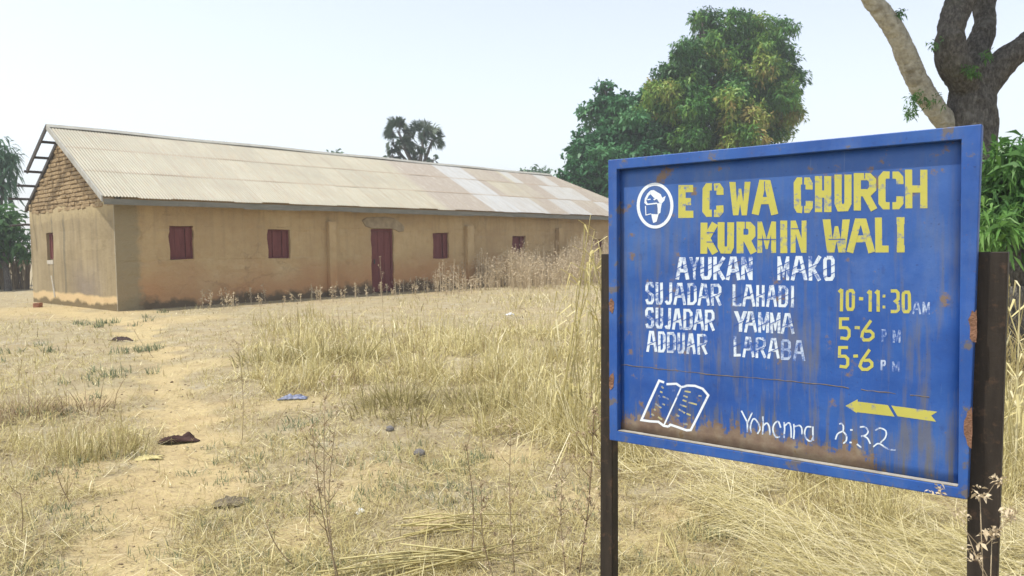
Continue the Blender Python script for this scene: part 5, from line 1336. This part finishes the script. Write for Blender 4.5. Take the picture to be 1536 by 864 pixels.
def stone(label, px_, py_, r, mat, seed, name='stone', box=False):
    f = on_ground(px_, py_); bm = bmesh.new(); g = random.Random(seed)
    if box:
        bmesh.ops.create_cube(bm, size=2); bmesh.ops.subdivide_edges(bm, edges=bm.edges[:], cuts=3, use_grid_fill=True)
        for v in bm.verts: v.co = Vector((v.co.x * 1.3, v.co.y * .8, v.co.z * .8)) * (1 - .05 * v.co.length) + Vector((g.uniform(-.05, .05), g.uniform(-.05, .05), g.uniform(-.05, .05)))
    else:
        bmesh.ops.create_icosphere(bm, subdivisions=3, radius=1)
        for v in bm.verts: v.co *= 1 + .35 * (float(fbm(v.co.x * 1.5 + seed, v.co.y * 1.5 + v.co.z, seed, 3)) - .5); v.co.z *= .72
    for v in bm.verts: v.co *= r
    me = bpy.data.meshes.new(name); bm.to_mesh(me); bm.free(); o = obj(name, me, mat, None, not box); o.location = f + np.array([0, 0, r * .45]); o.rotation_euler = (0, 0, g.uniform(0, 3)); tag(o, label, name.replace('_', ' '))
ROCK = plain('grey_stone', (.16, .15, .14), .9, .35, 12, .5)
stone('reddish mud brick lying on the bare ground in front of the gable wall', 57, 461, .10, plain('brick_lump', (.34, .16, .10), .9, .3, 9, .5), 2, 'brick', True)
stone('small dark grey stone in the straw in the middle foreground', 629, 684, .042, ROCK, 4)
stone('low dark stone on the soil right of the small grey stone', 585, 646, .035, ROCK, 7)
# bundles of cut stalks lying in the foreground
def bundle(label, a, b, seed, n=26, sp=.05):
    g = np.random.default_rng(seed); A, B = on_ground(*a), on_ground(*b); m = MB()
    for i in range(n):
        o1, o2 = g.normal(size=3) * sp, g.normal(size=3) * sp; o1[2] = abs(o1[2]) * .5 + .012; o2[2] = abs(o2[2]) * .5 + .012
        s, e_ = g.uniform(-.08, .35), g.uniform(.65, 1.08); p, q = A + (B - A) * s + o1, A + (B - A) * e_ + o2
        m.tube([p, (p + q) / 2 + [0, 0, g.uniform(0, .03)], q], [.0045, .004, .0025], 5)
    me = m.build('straw_bundle', STRAW, None, True); c = (A + B) / 2
    for v in me.data.vertices: v.co -= Vector(c)
    me.location = c; k_ = me.data.attributes.new('tint', 'FLOAT', 'POINT'); k_.data.foreach_set('value', np.repeat(g.uniform(.45, .85, n), 15).astype(np.float32)); tag(me, label, 'straw')
bundle('loose bundle of cut yellow stalks lying along the bottom of the picture', (480, 872), (800, 838), 3, 16, .07)
bundle('small bundle of cut yellow stalks lying behind the bottom bundle', (590, 808), (760, 792), 4, 11, .06)
bundle('few pale stalks lying on the bare soil below the signboard', (995, 800), (1035, 880), 6, 5, .02)
bundle('cut stalks lying across the straw below the right end of the signboard', (1290, 800), (1460, 860), 8, 16, .07)

# ================================================================== HAZE
hz = MB(); hz.box(-460, 460, -460, 460, -1.5, 40.0)
HZM = bpy.data.materials.new('haze'); HZM.use_nodes = True; nt = HZM.node_tree
for nd in list(nt.nodes):
    if nd.type != 'OUTPUT_MATERIAL': nt.nodes.remove(nd)
pv = nt.nodes.new('ShaderNodeVolumePrincipled'); pv.inputs['Density'].default_value = .0019; pv.inputs['Color'].default_value = (.93, .95, .97, 1); pv.inputs['Anisotropy'].default_value = .2
nt.links.new(pv.outputs[0], [n_ for n_ in nt.nodes if n_.type == 'OUTPUT_MATERIAL'][0].inputs['Volume'])
ho = hz.build('haze', HZM); ho['kind'] = 'stuff'
